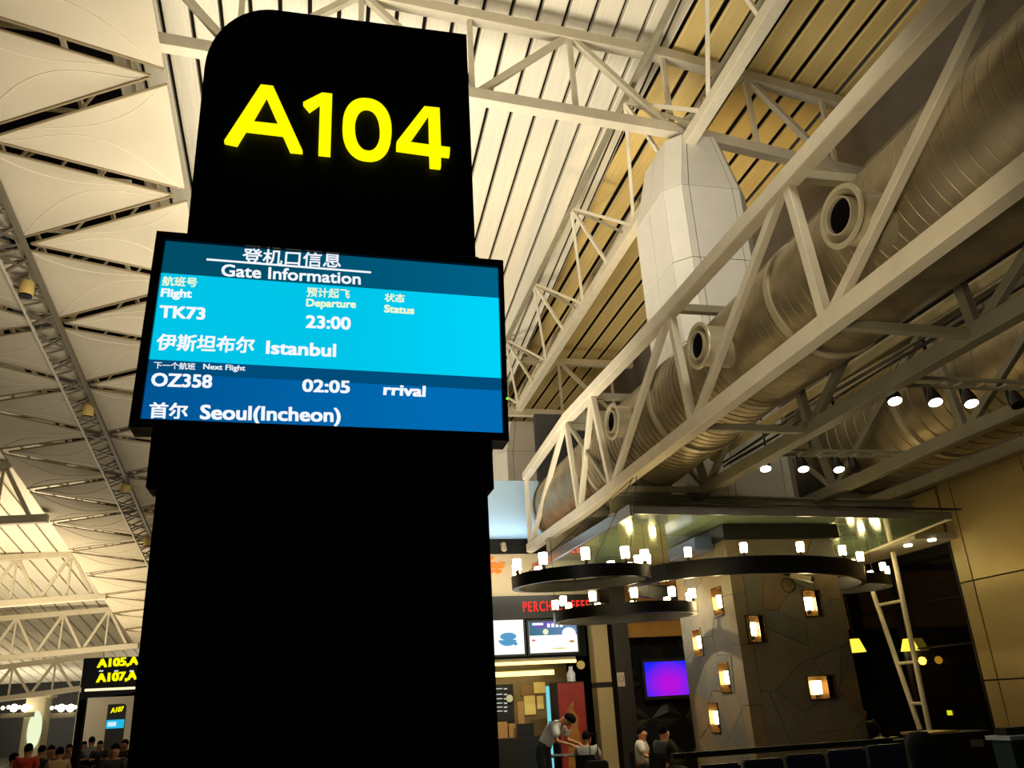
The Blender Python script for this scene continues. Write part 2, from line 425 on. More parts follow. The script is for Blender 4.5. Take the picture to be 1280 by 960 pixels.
# long truss running over the columns
lg = thing('roof_truss', 'long cream roof truss running away from the nearest column to the second one', 'truss', (8.2, 14, 13.8), 0, 'long trusses')
zb2 = 13.75
bar('chord', (8.0, 3, zb2), (8.35, 33, zb2), .28, .30, steel, lg, .012)
bar('chord', (7.0, 3, 15.6), (7.1, 33, 15.3), .12, .14, steel_d, lg); bar('chord', (9.1, 3, 15.9), (9.4, 33, 15.9), .12, .14, steel_d, lg)
for i in range(-1, 6):
    y = 8.5 + i*4.7 + .3
    B0 = Vector((8.1, y, zb2)); B1 = Vector((8.15, y+4.7, zb2)); T0 = Vector((7.06, y+1.9, 15.45)); R0 = Vector((9.25, y+1.9, 15.9))
    bar('diagonal', T0, B0, .09, .09, steel, lg); bar('diagonal', T0, B1, .09, .09, steel, lg); bar('post', T0, B0.lerp(B1, .45), .09, .09, steel, lg)
    bar('diagonal', R0, B0, .09, .09, steel, lg); bar('diagonal', R0, B1, .09, .09, steel, lg)
    bar('strut', T0, B0.lerp(B1, .12)+Vector((0, 0, .1)), .08, .08, steel_d, lg)
# ================================================================== columns
def clad_column(name, label, x0, x1, y0, y1, ztop, zk, zbot, tx, parent_group, rows):
    t = thing(name, label, 'column', ((x0+x1)/2, (y0+y1)/2, 0), 0, parent_group)
    ch = .32                                             # chamfered front corners
    def ring(dx, z, g=0):
        a, b, c, d = x0+dx+g, x1-dx-g, y0+dx*.6+g, y1-dx-g
        return [(a+ch, c, z), (b-ch, c, z), (b, c+ch, z), (b, d, z), (a, d, z), (a, c+ch, z)]
    bm = bmesh.new(); lv = [ring(0, zbot, .04), ring(0, zk, .04), ring(tx, ztop, .04)]
    vs = [[bm.verts.new(rel(t, p)) for p in r] for r in lv]
    for A, B in zip(vs, vs[1:]):
        for k in range(6): bm.faces.new((A[k], A[(k+1) % 6], B[(k+1) % 6], B[k]))
    bm.faces.new(vs[0][::-1]); bm.faces.new(vs[-1]); mesh(bm, 'core', black_m, t)
    cuts = {0: [0, .12, .88, 1], 5: [0, 1], 1: [0, 1], 4: [0, .5, 1], 2: [0, .5, 1], 3: [0, 1]}
    zs = [zbot] + rows + [zk, ztop]
    for za, zb in zip(zs, zs[1:]):
        fa = ring(0 if za <= zk else tx, za); da = 0
        ra = ring(0, za); rb = ring(tx if zb > zk else 0, zb)
        for k in range(6):
            cc = cuts[k]
            for u, v in zip(cc, cc[1:]):
                a0, a1 = Vector(ra[k]), Vector(ra[(k+1) % 6]); b0, b1 = Vector(rb[k]), Vector(rb[(k+1) % 6])
                g = .010
                A = a0.lerp(a1, u); B = a0.lerp(a1, v); C = b0.lerp(b1, v); D = b0.lerp(b1, u)
                e = (B-A).normalized()*g; f = Vector((0, 0, g))
                quad('cladding_panel', [A+e+f, B-e+f, C-e-f, D+e-f], white_panel, t, -.035)
    return t
clad_column('tapered_column', 'tall white panelled column with tapered top, rising behind the steel duct truss', 7.36, 9.4, 14.3, 16.35, 13.9, 12.35, 4.7, .30, 'roof columns', [6.7, 8.6, 10.5])
clad_column('tapered_column', 'distant white panelled column just right of the screen edge', 7.55, 10.4, 33.6, 35.8, 13.45, 12.0, 0, .30, 'roof columns', [2, 4, 6, 8, 10])

# ================================================================== duct truss bridge
TY = [-.2, 3.3, 6.9, 10.25, 14.0]; BY = [-.4, 3.2, 6.72, 10.0, 13.42]
ZB, ZT = 5.12, 7.02
X1, X2, X3 = 5.0, 6.8, 9.4
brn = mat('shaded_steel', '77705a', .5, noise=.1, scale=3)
def side_truss(name, X, m, label, yend):
    t = thing(name, label, 'truss', (X, 8, ZB), 0, 'duct bridge trusses')
    bar('chord', (X, -1, ZB), (X, 15.35, ZB), .19, .20, m, t, .01)
    bar('chord', (X, 15.35, ZB), (X+.05, yend, ZB+.12), .19, .20, m, t, .01)
    bar('chord', (X, -1, ZT-.12), (X, 10.25, ZT), .19, .20, m, t, .01)
    bar('chord', (X, 10.25, ZT), (X, 15.8, ZT+.20), .19, .20, m, t, .01)
    bar('chord', (X, 15.8, ZT+.20), (X+.05, yend, ZT+.02), .18, .18, m, t, .01)
    for i in range(len(TY)):
        T, B = Vector((X, TY[i], ZT)), Vector((X, BY[i], ZB))
        bar('post', B, T, .11, .12, m, t)
        if i+1 < len(TY): bar('diagonal', T, (X, BY[i+1], ZB), .10, .11, m, t)
    n1 = Vector((X, 15.35, ZB)); n2 = Vector((X, 15.8, ZT+.2))
    bar('diagonal', (X, 14.0, ZT+.1), n1, .10, .10, m, t); bar('post', n1, n2, .10, .10, m, t)
    bar('diagonal', n2, (X, 13.42, ZB), .08, .08, steel_d, t); bar('diagonal', n2, (X+.05, yend, ZB+.1), .10, .10, m, t)
    bar('post', (X+.05, yend-.05, ZB), (X+.05, yend-.05, ZT), .10, .10, m, t)
    return t
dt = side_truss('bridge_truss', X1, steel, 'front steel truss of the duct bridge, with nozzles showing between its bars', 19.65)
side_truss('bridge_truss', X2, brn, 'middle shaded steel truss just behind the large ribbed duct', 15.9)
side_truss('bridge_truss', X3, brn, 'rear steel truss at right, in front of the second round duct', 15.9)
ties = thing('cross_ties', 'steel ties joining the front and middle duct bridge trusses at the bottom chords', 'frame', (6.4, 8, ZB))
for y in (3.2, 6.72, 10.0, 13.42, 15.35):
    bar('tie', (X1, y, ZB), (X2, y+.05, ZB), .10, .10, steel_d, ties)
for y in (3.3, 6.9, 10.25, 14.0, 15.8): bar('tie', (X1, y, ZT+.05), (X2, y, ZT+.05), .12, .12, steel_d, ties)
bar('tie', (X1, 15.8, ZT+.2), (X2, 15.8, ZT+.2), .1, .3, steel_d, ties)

# ducts, with folded rings all along
def duct(name, label, cx, cz, y0, y1, rf, pitch, capend=True):
    t = thing(name, label, 'duct', (cx, y0, cz))
    prof = []; y = y0
    while y < y1:
        r = rf(y); e = .002 if y < 9.4 else .012; prof += [(r, y-y0), (r, y-y0+pitch*.84), (r-e, y-y0+pitch*.88), (r-e, y-y0+pitch*.98)]
        y += pitch
    lathe('shell', prof, duct_m, t, (0, 0, 0), (0, 1, 0), 64).data.set_sharp_from_angle(angle=math.radians(14))
    if capend: lathe('end_cap', [(rf(y1)+.03, y1-y0-.15), (rf(y1)+.03, y1-y0), (.0, y1-y0)], duct_m, t, (0, 0, 0), (0, 1, 0), 56)
    for yy in (7.9, 11.6, 14.9):
        if y0 < yy < y1: lathe('coupling', [(rf(yy), yy-y0-.05), (rf(yy)+.03, yy-y0-.05), (rf(yy)+.03, yy-y0+.05), (rf(yy), yy-y0+.05)], duct_rim, t, (0, 0, 0), (0, 1, 0), 48)
    return t
rf1 = lambda y: .77 if y < 10 else min(.90, .77 + (y-10)*.03)
d1 = duct('round_duct', 'large ribbed round air duct lying inside the steel bridge truss, with three nozzles', 5.92, 6.10, -.5, 19.0, rf1, .15)
d2 = duct('round_duct', 'second round air duct at right edge, behind the spotlights', 10.55, 6.22, -.5, 14.2, lambda y: .98, .30)
for i, (px, py) in enumerate(((1050, 270), (872, 432), (764, 527))):
    p = at(px, py, X=4.80); y = p.y; z = p.z
    sh = link('nozzle', bpy.data.meshes.new('nozzle'), None, d1); 
    bm = bmesh.new(); c = Vector((4.80, y, z)) - d1.location; ax = Vector((1, .04, .0))
    lathe_bm(bm, [(.31, .0), (.32, .02), (.27, .02), (.265, .02)], c, ax, 40)
    lathe_bm(bm, [(.27, .02), (.28, .75)], c, ax, 40)
    lathe_bm(bm, [(.31, .0), (.265, .0), (.23, .10), (.175, .18), (.175, -.02), (.19, -.02), (.195, .15), (.245, .06), (.265, 0)], c, ax, 40)
    bmesh.ops.recalc_face_normals(bm, faces=bm.faces); bm.to_mesh(sh.data); bm.free(); sh.data.materials.append(duct_rim)
    for q in sh.data.polygons: q.use_smooth = True
    sh.data.set_sharp_from_angle(angle=math.radians(35))
    lathe('throat', [(.174, .02), (.174, .3), (0, .3)], dark, sh, c, ax, 24)
# pipe and cables under the ducts
tag(tube('service_pipe', [(7.25, -1, 5.86), (7.25, 13.9, 5.86)], .075, mat('pipe_paint', 'c9b98a', .5), None, 12), 'pale service pipe running between the front duct and the middle truss', 'pipe')
cb = thing('cable_run', 'bundle of black cables clipped along the pale service pipe', 'cable', (7.5, 5, 5.5))
for k in range(4):
    pts = [(7.05+.09*k, y, 5.56+.05*(k % 2)+.02*math.sin(y*1.3+k)) for y in [i*.5 for i in range(0, 28)]]
    tube('cable', pts, .016, black_m, cb, 6)
for y in (2, 4, 6, 8, 10, 12): tube('hanger', [(7.25, y, 5.5), (7.28, y+.02, 6.3), (7.6, y, 6.3)], .02, black_m, cb, 6)

# spotlight bars
spotm = emi('lamp_face', 'fff6dc', 14)
def spot_bar(label, pts, dead, lab2):
    ps = [at(*p, Z=5.0) for p in pts]; y = sum(p.y for p in ps)/len(ps)
    t = thing('lighting_bar', label, 'rail', (ps[0].x, y, 5.32), 0, 'lighting bars')
    for dy in (-.13, .13): bar('rail', (ps[0].x-.1, y+dy, 5.30), (ps[-1].x+.9, y+dy, 5.30), .04, .05, steel_d, t)
    k = int((ps[-1].x+.9-ps[0].x)/.35)
    for i in range(k+1): bar('rung', (ps[0].x+i*.35, y-.13, 5.30), (ps[0].x+i*.35, y+.13, 5.30), .03, .03, steel_d, t)
    for i, p in enumerate(ps):
        s = thing('spotlight', lab2[i], 'spotlight', (p.x, y, 5.02), 0, 'round spotlights under the ducts')
        ax = (-.15, -.35, -1)
        lathe('housing', [(.0, -.22), (.05, -.22), (.085, -.10), (.095, 0), (.085, .0)], black_m, s, (0, 0, 0), ax, 20)
        lathe('lamp_face', [(0, .004), (.083, .004), (.085, -.01)], spotm if i != dead else dark, s, (0, 0, 0), ax, 20)
        bar('yoke', (p.x, y+.13, 5.06), (p.x, y+.13, 5.29), .03, .03, black_m, s)
        if i != dead: light('SPOT', (p.x-.02, y-.06, 4.93), (p.x-.3, y-.6, 0), 12, WARM, .06, spot=110, name='spot_beam')
spot_bar('short ladder rail of spotlights near the right picture edge', [(1120, 503), (1170, 505), (1218, 505), (1270, 510)], 3,
  ['lit round spotlight, leftmost of the upper right row', 'lit round spotlight, second of the upper right row', 'lit round spotlight, third of the upper right row, tilted', 'unlit black spotlight at the right end of the upper row'])
spot_bar('short ladder rail of spotlights just above the canopy edge', [(953, 590), (1001, 590), (1046, 590), (1083, 583)], 3,
  ['lit round spotlight, leftmost of the row above the canopy', 'lit round spotlight, middle of the row above the canopy', 'lit round spotlight, third of the row above the canopy', 'unlit black spotlight at the right end of the row above the canopy'])

# ================================================================== canopy over the cafe
ZC = 4.6
A = at(790, 641, Z=ZC); B = at(1190, 648, Z=ZC); Cc = at(674, 709, Z=ZC); D = at(1045, 706, Z=ZC)
Cc = A + (Cc-A)*(19.0-A.y)/(Cc.y-A.y) if abs(Cc.y-A.y) > .1 else Cc; D = B + (D-B)*(19.0-B.y)/(D.y-B.y)
glass = mat('canopy_glass', 'b4cda4', .14, .25, spec=1.0, noise=.06, scale=.8, coat=1.0)
cn = thing('canopy', 'flat glossy green glass canopy over the cafe, with metal edge trims', 'canopy', (A.x, A.y, ZC))
cols = 4
for i in range(cols):
    a0 = A.lerp(B, i/cols); a1 = A.lerp(B, (i+1)/cols); c0 = Cc.lerp(D, i/cols); c1 = Cc.lerp(D, (i+1)/cols)
    for j, (s0, s1) in enumerate(((0, .34), (.34, .68), (.68, 1))):
        g = .006
        q = [a0.lerp(c0, s0), a1.lerp(c1, s0), a1.lerp(c1, s1), a0.lerp(c0, s1)]
        ctr = sum(q, Vector())/4; q = [p + (ctr-p).normalized()*g for p in q]
        quad('glass_panel', q, glass, cn, .03, (0, 0, 1))
silver = mat('silver_trim', '9a9a9c', .25, .7)
for a, b in ((A, B), (B, D)):
    bar('edge_trim', a+Vector((0, 0, .05)), b+Vector((0, 0, .05)), .05, .14, silver if a is A else steel, cn)
bar('edge_trim', A+Vector((0, 0, .05)), Cc+Vector((0, 0, .05)), .07, .20, silver, cn)
lipm = emi('edge_lamp', 'ffe9b0', 2.2)
bar('edge_lip', A+Vector((0, -.10, .15)), B+Vector((.15, -.10, .15)), .10, .02, black_m, cn)
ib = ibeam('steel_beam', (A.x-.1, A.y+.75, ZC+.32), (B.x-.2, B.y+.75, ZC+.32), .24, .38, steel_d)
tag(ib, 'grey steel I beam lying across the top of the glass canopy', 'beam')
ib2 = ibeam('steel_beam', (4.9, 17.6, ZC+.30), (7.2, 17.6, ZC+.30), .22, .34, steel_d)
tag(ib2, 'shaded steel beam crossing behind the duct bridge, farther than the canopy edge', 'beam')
# dark plant-room clutter above canopy
struct(box('wall_back_upper', (5.6, 20.4, 5.3), (14, 20.6, 9.0), mat('dark_wall', '2a2721', .7, noise=.1, scale=1)))

for x, y in ((5.8, 15.4), (5.1, 14.4)):
    light('SPOT', (x, y, 4.56), (x-.1, y+1.5, 0), 420, (1, .88, .68), .02, spot=140, name='cafe_fill_spot')  # fill spots added without fittings, to brighten cafe people and pier
# stone-clad base of the column: irregular slabs cut around lamp niches
SX0, SX1, SY0, SY1, SZ = 7.30, 9.5, 14.0, 16.4, 4.32
sc = thing('stone_pier', 'square cafe pier clad in irregular stone slabs, with lit lamp niches', 'pier', ((SX0+SX1)/2, (SY0+SY1)/2, 0))
wbox('core', (SX0+.26, SY0+.26, 0), (SX1-.03, SY1-.03, 4.55), mat('pier_core', '2a251c', .8), sc)
stones = [mat('stone_%d' % i, c, .55, noise=.22, scale=2.6, col2=c2, bump=.25, bscale=7) for i, (c, c2) in enumerate((
    ('6a6250', '7b725c'), ('605b4c', '706956'), ('6f634e', '7c6e50'), ('5c594f', '6a675b'), ('6e5c42', '7f6a48'), ('645e4d', '756c56')))]
nf = [at(px, py, Y=SY0) for px, py in ((1016, 754), (945, 786), (1028, 859))]
nl = [at(px, py, X=SX0) for px, py in ((897, 752), (872, 803), (906, 847), (893, 897))]
front = [(p.x-.19, p.z-.24, p.x+.19, p.z+.24) for p in nf]; front[2] = (nf[2].x-.28, nf[2].z-.20, nf[2].x+.28, nf[2].z+.20)
side = [(p.y-.20, p.z-.26, p.y+.20, p.z+.26) for p in nl]
def voronoi(x0, x1, z0, z1, n, seed):
    rn = random.Random(seed); pts = [(rn.uniform(x0, x1), rn.uniform(z0, z1)) for _ in range(n)]; out = []
    for i, p in enumerate(pts):
        poly = [(x0, z0), (x1, z0), (x1, z1), (x0, z1)]
        for j, q in enumerate(pts):
            if i == j: continue
            nx, nz = q[0]-p[0], q[1]-p[1]; mx, mz = (p[0]+q[0])/2, (p[1]+q[1])/2
            g = .0035*math.hypot(nx, nz); new = []
            for k in range(len(poly)):
                a, b = poly[k], poly[(k+1) % len(poly)]
                da = (a[0]-mx)*nx+(a[1]-mz)*nz + g; db = (b[0]-mx)*nx+(b[1]-mz)*nz + g
                if da <= 0: new.append(a)
                if (da < 0) != (db < 0) and abs(da-db) > 1e-9:
                    t = da/(da-db); new.append((a[0]+(b[0]-a[0])*t, a[1]+(b[1]-a[1])*t))
            poly = new
            if len(poly) < 3: break
        if len(poly) >= 3: out.append(poly)
    return out
def sub_rect(poly, r):
    """split a convex polygon into convex pieces outside rectangle r"""
    def clip(pl, nx, nz, d):
        new = []
        for k in range(len(pl)):
            a, b = pl[k], pl[(k+1) % len(pl)]; da = a[0]*nx+a[1]*nz-d; db = b[0]*nx+b[1]*nz-d
            if da <= 0: new.append(a)
            if (da < 0) != (db < 0) and abs(da-db) > 1e-9:
                t = da/(da-db); new.append((a[0]+(b[0]-a[0])*t, a[1]+(b[1]-a[1])*t))
        return new
    x0, z0, x1, z1 = r; outs = []; rest = poly
    for nx, nz, d in ((1, 0, x0), (-1, 0, -x1), (0, 1, z0), (0, -1, -z1)):
        o = clip(rest, nx, nz, d)
        if len(o) >= 3 and abs(sum(o[k][0]*o[(k+1) % len(o)][1]-o[(k+1) % len(o)][0]*o[k][1] for k in range(len(o))))/2 > 1e-4: outs.append(o)
        rest = clip(rest, -nx, -nz, -d)
        if len(rest) < 3: return outs
    return outs
def slabs(polys, holes, to3, nrm, seed):
    rn = random.Random(seed)
    for poly in polys:
        pieces = [poly]
        for h in holes:
            nw = []
            for p in pieces:
                xs = [q[0] for q in p]; zs = [q[1] for q in p]
                if max(xs) <= h[0] or min(xs) >= h[2] or max(zs) <= h[1] or min(zs) >= h[3]: nw.append(p)
                else: nw += sub_rect(p, h)
            pieces = nw
        th = .26 - rn.uniform(0, .012); bm = bmesh.new(); L0 = sc.location
        for p in pieces:
            a = [bm.verts.new(to3(*q, th) - L0) for q in p]; b = [bm.verts.new(to3(*q, 0) - L0) for q in p]
            bm.faces.new(a); bm.faces.new(b[::-1])
            for k in range(len(p)): bm.faces.new((a[k], b[k], b[(k+1) % len(p)], a[(k+1) % len(p)]))
        if len(bm.faces): mesh(bm, 'stone', rn.choice(stones), sc)
        else: bm.free()
slabs(voronoi(SX0+.27, SX1, 0, SZ, 26, 3), front, lambda u, v, t: Vector((u, SY0+.26-t, v)), None, 1)
slabs(voronoi(SY0, SY1, 0, SZ, 30, 5), side, lambda u, v, t: Vector((SX0+.26-t, u, v)), None, 2)
brass = mat('niche_brass', '6b5230', .2, .7)
bulb = emi('warm_shade', 'ffe3a2', 27)
def shade_lamp(parent, c, r=.06, h=.15, n=16):
    lathe('shade', [(.0, h/2), (r*.96, h/2), (r, h/2-.01), (r*.93, -h/2), (0, -h/2)], bulb, parent, c, (0, 0, 1), n)
    lathe('socket', [(r*.45, -h/2), (r*.45, -h/2-.05), (r*.3, -h/2-.07), (0, -h/2-.07)], black_m, parent, c, (0, 0, 1), 10)
def niche(parent, r, kind):
    u0, v0, u1, v1 = r; t = .018
    bm = bmesh.new(); L0 = sc.location
    def bx(a, b): bbox(bm, Vector(a)-L0, Vector(b)-L0)
    if kind == 'f':
        y0, y1 = SY0-.012, SY0+.24
        bx((u0, y0, v0), (u1, y1, v0+t)); bx((u0, y0, v1-t), (u1, y1, v1)); bx((u0, y0, v0), (u0+t, y1, v1)); bx((u1-t, y0, v0), (u1, y1, v1)); bx((u0, y1-t, v0), (u1, y1, v1))
        bx((u0+(u1-u0)*.72, y0+.03, v0), (u0+(u1-u0)*.75, y1, v1))
        c = Vector((u0+(u1-u0)*.40, SY0+.10, (v0+v1)/2)) - L0
    else:
        x0, x1 = SX0-.012, SX0+.24
        bx((x0, u0, v0), (x1, u1, v0+t)); bx((x0, u0, v1-t), (x1, u1, v1)); bx((x0, u0, v0), (x1, u0+t, v1)); bx((x0, u1-t, v0), (x1, u1, v1)); bx((x1-t, u0, v0), (x1, u1, v1))
        c = Vector((SX0+.08, (u0+u1)/2-.02, (v0+v1)/2)) - L0
    n = mesh(bm, 'niche', brass, parent); shade_lamp(n, c, .095, .22, 16)
for r in front: niche(sc, r, 'f')
for r in side: niche(sc, r, 's')
wbox('capital', (SX0-.06, SY0-.12, SZ), (SX1+.12, SY1+.05, 4.58), black_m, sc, .01)
# bevelled soffit box at the pier head; sign reflection coloured into its blue
bt = box('bracket_box', (6.9, 14.4, 4.22), (7.28, 15.7, 4.46), mat('blue_reflection_metal', '5f6f96', .3, .3), None, .02); tag(bt, 'metal box beam with a blue sign reflection in its colour, meeting the left side of the stone pier', 'beam')
# cctv camera on the pier
p = at(997, 722, Y=SY0-.15); t = thing('security_camera', 'white bullet security camera on the pier front, under the big ring', 'camera', p)
bar('body', p+Vector((-.14, 0, .05)), p+Vector((.22, -.08, -.05)), .09, .09, mat('camera_white', 'b5ac8c', .4), t, .012)
bar('lens_hood', p+Vector((.20, -.08, -.045)), p+Vector((.26, -.09, -.06)), .10, .10, black_m, t, .01)
bar('mount', p+Vector((-.16, 0, .05)), p+Vector((-.18, .14, .10)), .05, .05, black_m, t)
tube('cable', [p+Vector((-.16+.16*math.sin(a)*(.8 if a < 6 else 1.0), .10, -.12-.13*math.cos(a))) for a in [k*.45 for k in range(22)]], .008, black_m, t, 6)

# ================================================================== ring chandeliers
ring_m = mat('ring_black', '0c0b0b', .35, .3, spec=.5)
def chandelier(label, cx, cy, z, r, h, nb, ph, tilt=0):
    t = thing('ring_chandelier', label, 'chandelier', (cx, cy, z), 0, 'black ring chandeliers')
    t.rotation_euler = (tilt[0], tilt[1], 0)
    lathe('ring', [(r, -h/2), (r, h/2), (r-.07, h/2), (r-.07, h/2-.02), (r-.02, h/2-.02), (r-.02, -h/2+.02), (r-.09, -h/2+.02), (r-.09, -h/2)], ring_m, t, n=72, closed=True)
    for k in range(nb):
        a = ph + 2*math.pi*k/nb; c = Vector(((r-.045)*math.cos(a), (r-.045)*math.sin(a), h/2+.15))
        b = lathe('bulb', [(0, .08), (.058, .08), (.064, .07), (.060, -.08), (0, -.08)], bulb, t, c, (0, 0, 1), 14)
        lathe('socket', [(.03, -.08), (.03, -.12), (.02, -.15), (0, -.15)], black_m, b, c, (0, 0, 1), 8)
    for k in range(3):
        a = ph + .3 + 2*math.pi*k/3
        q = parent_matrix(t) @ Vector(((r-.04)*math.cos(a), (r-.04)*math.sin(a), h/2))
        tube('wire', [q, (q.x, q.y, ZC) if q.x > 4.9 or cx > 4.5 else (4.98, cy+.1*k, 5.03)], .006, black_m, t, 5)
    return t
CH = [
 ('largest black ring chandelier, encircling the stone pier', 8.12, 15.08, 3.72, 2.24, .30, 14, .22, (.023, .037)),
 ('black ring chandelier at left, level with the orange script sign', 3.90, 12.2, 3.41, 1.05, .18, 10, .1, (.03, -.03)),
 ('lowest black ring chandelier, below the red lettered display', 5.60, 15.0, 3.16, 1.33, .19, 11, .5, (.02, -.01)),
 ('rightmost black ring chandelier, small end showing before the ladder frame', 11.5, 16.7, 3.82, .95, .22, 9, .3, (0, .03))]
for c in CH: chandelier(*c)

# ================================================================== gate pillar and its display
PY = 2.7
gp = thing('gate_pillar', 'tall matt black gate pillar with one rounded top corner, filling centre left', 'pillar', (.03, PY+.17, 0))
out = [(-.4963, 0), (.560, 0), (.557, 2.43), (.549, 2.43), (.549, 4.338)]
for k in range(13):
    a = math.pi/2 + k/12*math.pi/2; out.append((-.485+.25+.25*math.cos(a), 4.338-.33+.33*math.sin(a)))
out += [(-.485, 2.43), (-.4963, 2.43)]
bm = bmesh.new(); fr = [bm.verts.new((x-.03, -.17, z)) for x, z in out]; bk = [bm.verts.new((x-.03, .17, z)) for x, z in out]
bm.faces.new(fr); bm.faces.new(bk[::-1])
for k in range(len(out)): bm.faces.new((fr[k], bk[k], bk[(k+1) % len(out)], fr[(k+1) % len(out)]))
mesh(bm, 'body', black_gloss, gp)
wbox('mount_box', (-.512, PY-.09, 2.32), (.562, PY+.02, 2.60), black_gloss, gp, .006)
yel = emi('sign_yellow', (1.0, .98, .0), 1.05)
def glyph(polys_px, parent, Y, m, name='letter', org=(260, 90), sc_=4., depth=.012):
    pp = []
    for poly in polys_px: pp.append([(lambda q: (q.x, q.z))(at(org[0]+x/sc_, org[1]+y/sc_, Y=Y)) for x, y in poly])
    me = curve_mesh(pp, depth)
    L0 = parent.location
    for v in me.vertices: v.co = Vector((v.co.x, Y - v.co.z, v.co.y)) - L0
    me.materials.clear(); me.materials.append(m); me.update(); return link(name, me, None, parent)
YL = PY - .012
glyph([[(82, 352), (265, 72), (326, 79), (473, 403), (411, 397), (375, 315), (190, 293), (145, 366)], [(218, 255), (293, 125), (357, 270)]], gp, YL, yel)
glyph([[(476, 160), (570, 112), (621, 118), (612, 417), (552, 411), (560, 160), (507, 197)]], gp, YL, yel)
def ell(cx, cy, a, b, sh, p=2.25, n=44):
    r = []
    for k in range(n):
        t = 2*math.pi*k/n; c, s = math.cos(t), math.sin(t)
        x = a*math.copysign(abs(c)**(2/p), c); yy = b*math.copysign(abs(s)**(2/p), s); r.append((cx+x, cy+yy+sh*x))
    return r
glyph([ell(795, 290, 122, 150, .10), ell(797, 292, 63, 110, .10)], gp, YL, yel)
glyph([[(942, 357), (1080, 180), (1156, 188), (1163, 379), (1208, 385), (1206, 423), (1163, 418), (1163, 481), (1110, 475), (1107, 413), (942, 390)], [(1003, 358), (1103, 215), (1107, 372)]], gp, YL, yel)

DY = 2.56
c0 = at(411, 430, Y=DY)
dp = thing('information_display', 'wide black-framed flight information screen mounted on the gate pillar', 'screen', (c0.x, DY, c0.z))
roll = math.radians(1.15); dp.rotation_euler = (0, roll, 0)
def dl(px, py):
    q = rel(dp, at(px, py, Y=DY)); return (q.x, q.z)
TLc, TRc, BLc, BRc = dl(193, 290), dl(628, 327), dl(165, 535), dl(636, 552)
x0, x1 = (TLc[0]+BLc[0])/2, (TRc[0]+BRc[0])/2; z1, z0 = (TLc[1]+TRc[1])/2, (BLc[1]+BRc[1])/2
s0 = dl(204.5, 300); s1 = dl(630, 540); s2 = dl(178, 527); s3 = dl(621, 334)
sx0, sx1, sz0, sz1 = (s0[0]+s2[0])/2, (s1[0]+s3[0])/2, (s1[1]+s2[1])/2, (s0[1]+s3[1])/2
bm = bmesh.new()
for a, b in (((x0, -.01, z0), (sx0, .07, z1)), ((sx1, -.01, z0), (x1, .07, z1)), ((sx0, -.01, z0), (sx1, .07, sz0)), ((sx0, -.01, sz1), (sx1, .07, z1)), ((x0, .015, z0), (x1, .09, z1))): bbox(bm, a, b)
mesh(bm, 'bezel', bezel, dp)
hz = (dl(199, 340)[1]+dl(621.6, 371)[1])/2; cz = (dl(186, 449.5)[1]+dl(626, 471)[1])/2
box('screen_header', (sx0, .006, hz), (sx1, .014, sz1), emi('hdr', (.0, .30, .40), 1, (.0, .38, .53), 0, (.3, 1)), dp)
box('screen_panel', (sx0, .006, cz), (sx1, .014, hz), emi('cyan', (.0, .77, .91), 1.0, (.0, .83, .98), 0, (.5, 1)), dp)
box('screen_panel', (sx0, .006, sz0), (sx1, .014, cz), emi('blue', (.0, .33, .57), 1, (.0, .42, .70), 0, (0, .8)), dp)
box('screen_band', (sx0, .004, cz-.045), (sx1, .006, cz), emi('band', (.0, .30, .48), 1), dp)
wht = emi('screen_white', (.96, .98, 1), 1.0); crm = emi('screen_cream', (.93, .98, .82), 1.0)
T = [('登机口信息', (302, 328), (426, 334), (304, 309), wht, .012), ('Gate Information', (276, 344), (451, 355), (277, 329), wht, .02),
 ('航班号', (202, 356), (246, 358), (203, 344), crm, .02), ('Flight', (200, 373), (239, 374.5), (201.5, 359.5), wht, .035),
 ('TK73', (198, 396), (256, 399), (199.5, 380.5), wht, .035), ('伊斯坦布尔', (194, 437), (317, 441), (197, 416), wht, .025),
 ('Istanbul', (332, 441.5), (420, 445.5), (333, 425), wht, .03), ('预计起飞', (383, 370), (437, 372.5), (384, 358), crm, .02),
 ('Departure', (382.5, 385), (445, 387), (383, 372.5), crm, .035), ('23:00', (382, 409), (438.5, 411.5), (382.5, 393), wht, .03),
 ('下一个航班', (192, 460), (244, 462), (192.5, 451), wht, .025), ('Next Flight', (253.5, 463), (306.5, 465), (254, 454), wht, .035),
 ('OZ358', (188, 482), (264.5, 484.5), (189.5, 465), wht, .03), ('02:05', (377.5, 489), (437.5, 491), (378, 473), wht, .03),
 ('首尔', (185.5, 522), (234, 523), (187, 502), wht, .025), ('Seoul(Incheon)', (249, 529), (426, 532.5), (250.5, 505), wht, .03),
 ('状态', (480.5, 376), (505.5, 377.5), (481.5, 365.5), crm, .02), ('Status', (480, 389.5), (518, 392), (480.5, 380), crm, .04),
 ('rrival', (479, 493), (532, 495.5), (480, 479), wht, .035)]
for body, a, b, c, m, bold in T: place_text('lettering', body, dl(*a), dl(*b), dl(*c), m, dp, -.0005+.006, bold, .0015)
for k in range(1):
    a, b = dl(258, 323), dl(464, 340); zc_ = (a[1]+b[1])/2
    box('underline', (a[0], .003, zc_-.003), (b[0], .006, zc_+.003), wht, dp)
a = dl(633, 499.5); lathe('status_light', [(0, .0), (.0035, .0), (.0035, .01)], emi('green_led', (.3, 1, .1), 4), dp, (a[0], -.011, a[1]), (0, 1, 0), 10)
a, b = dl(572, 321), dl(598, 325); box('tag_strip', (a[0], -.004, z1), (b[0], .03, z1+.008), grey_m, dp)
light('AREA', (c0.x, DY-.06, c0.z), (c0.x, -3, c0.z), 2.0, (.3, .75, 1), 1.0, .5, name='screen_glow').location.y = DY-.03

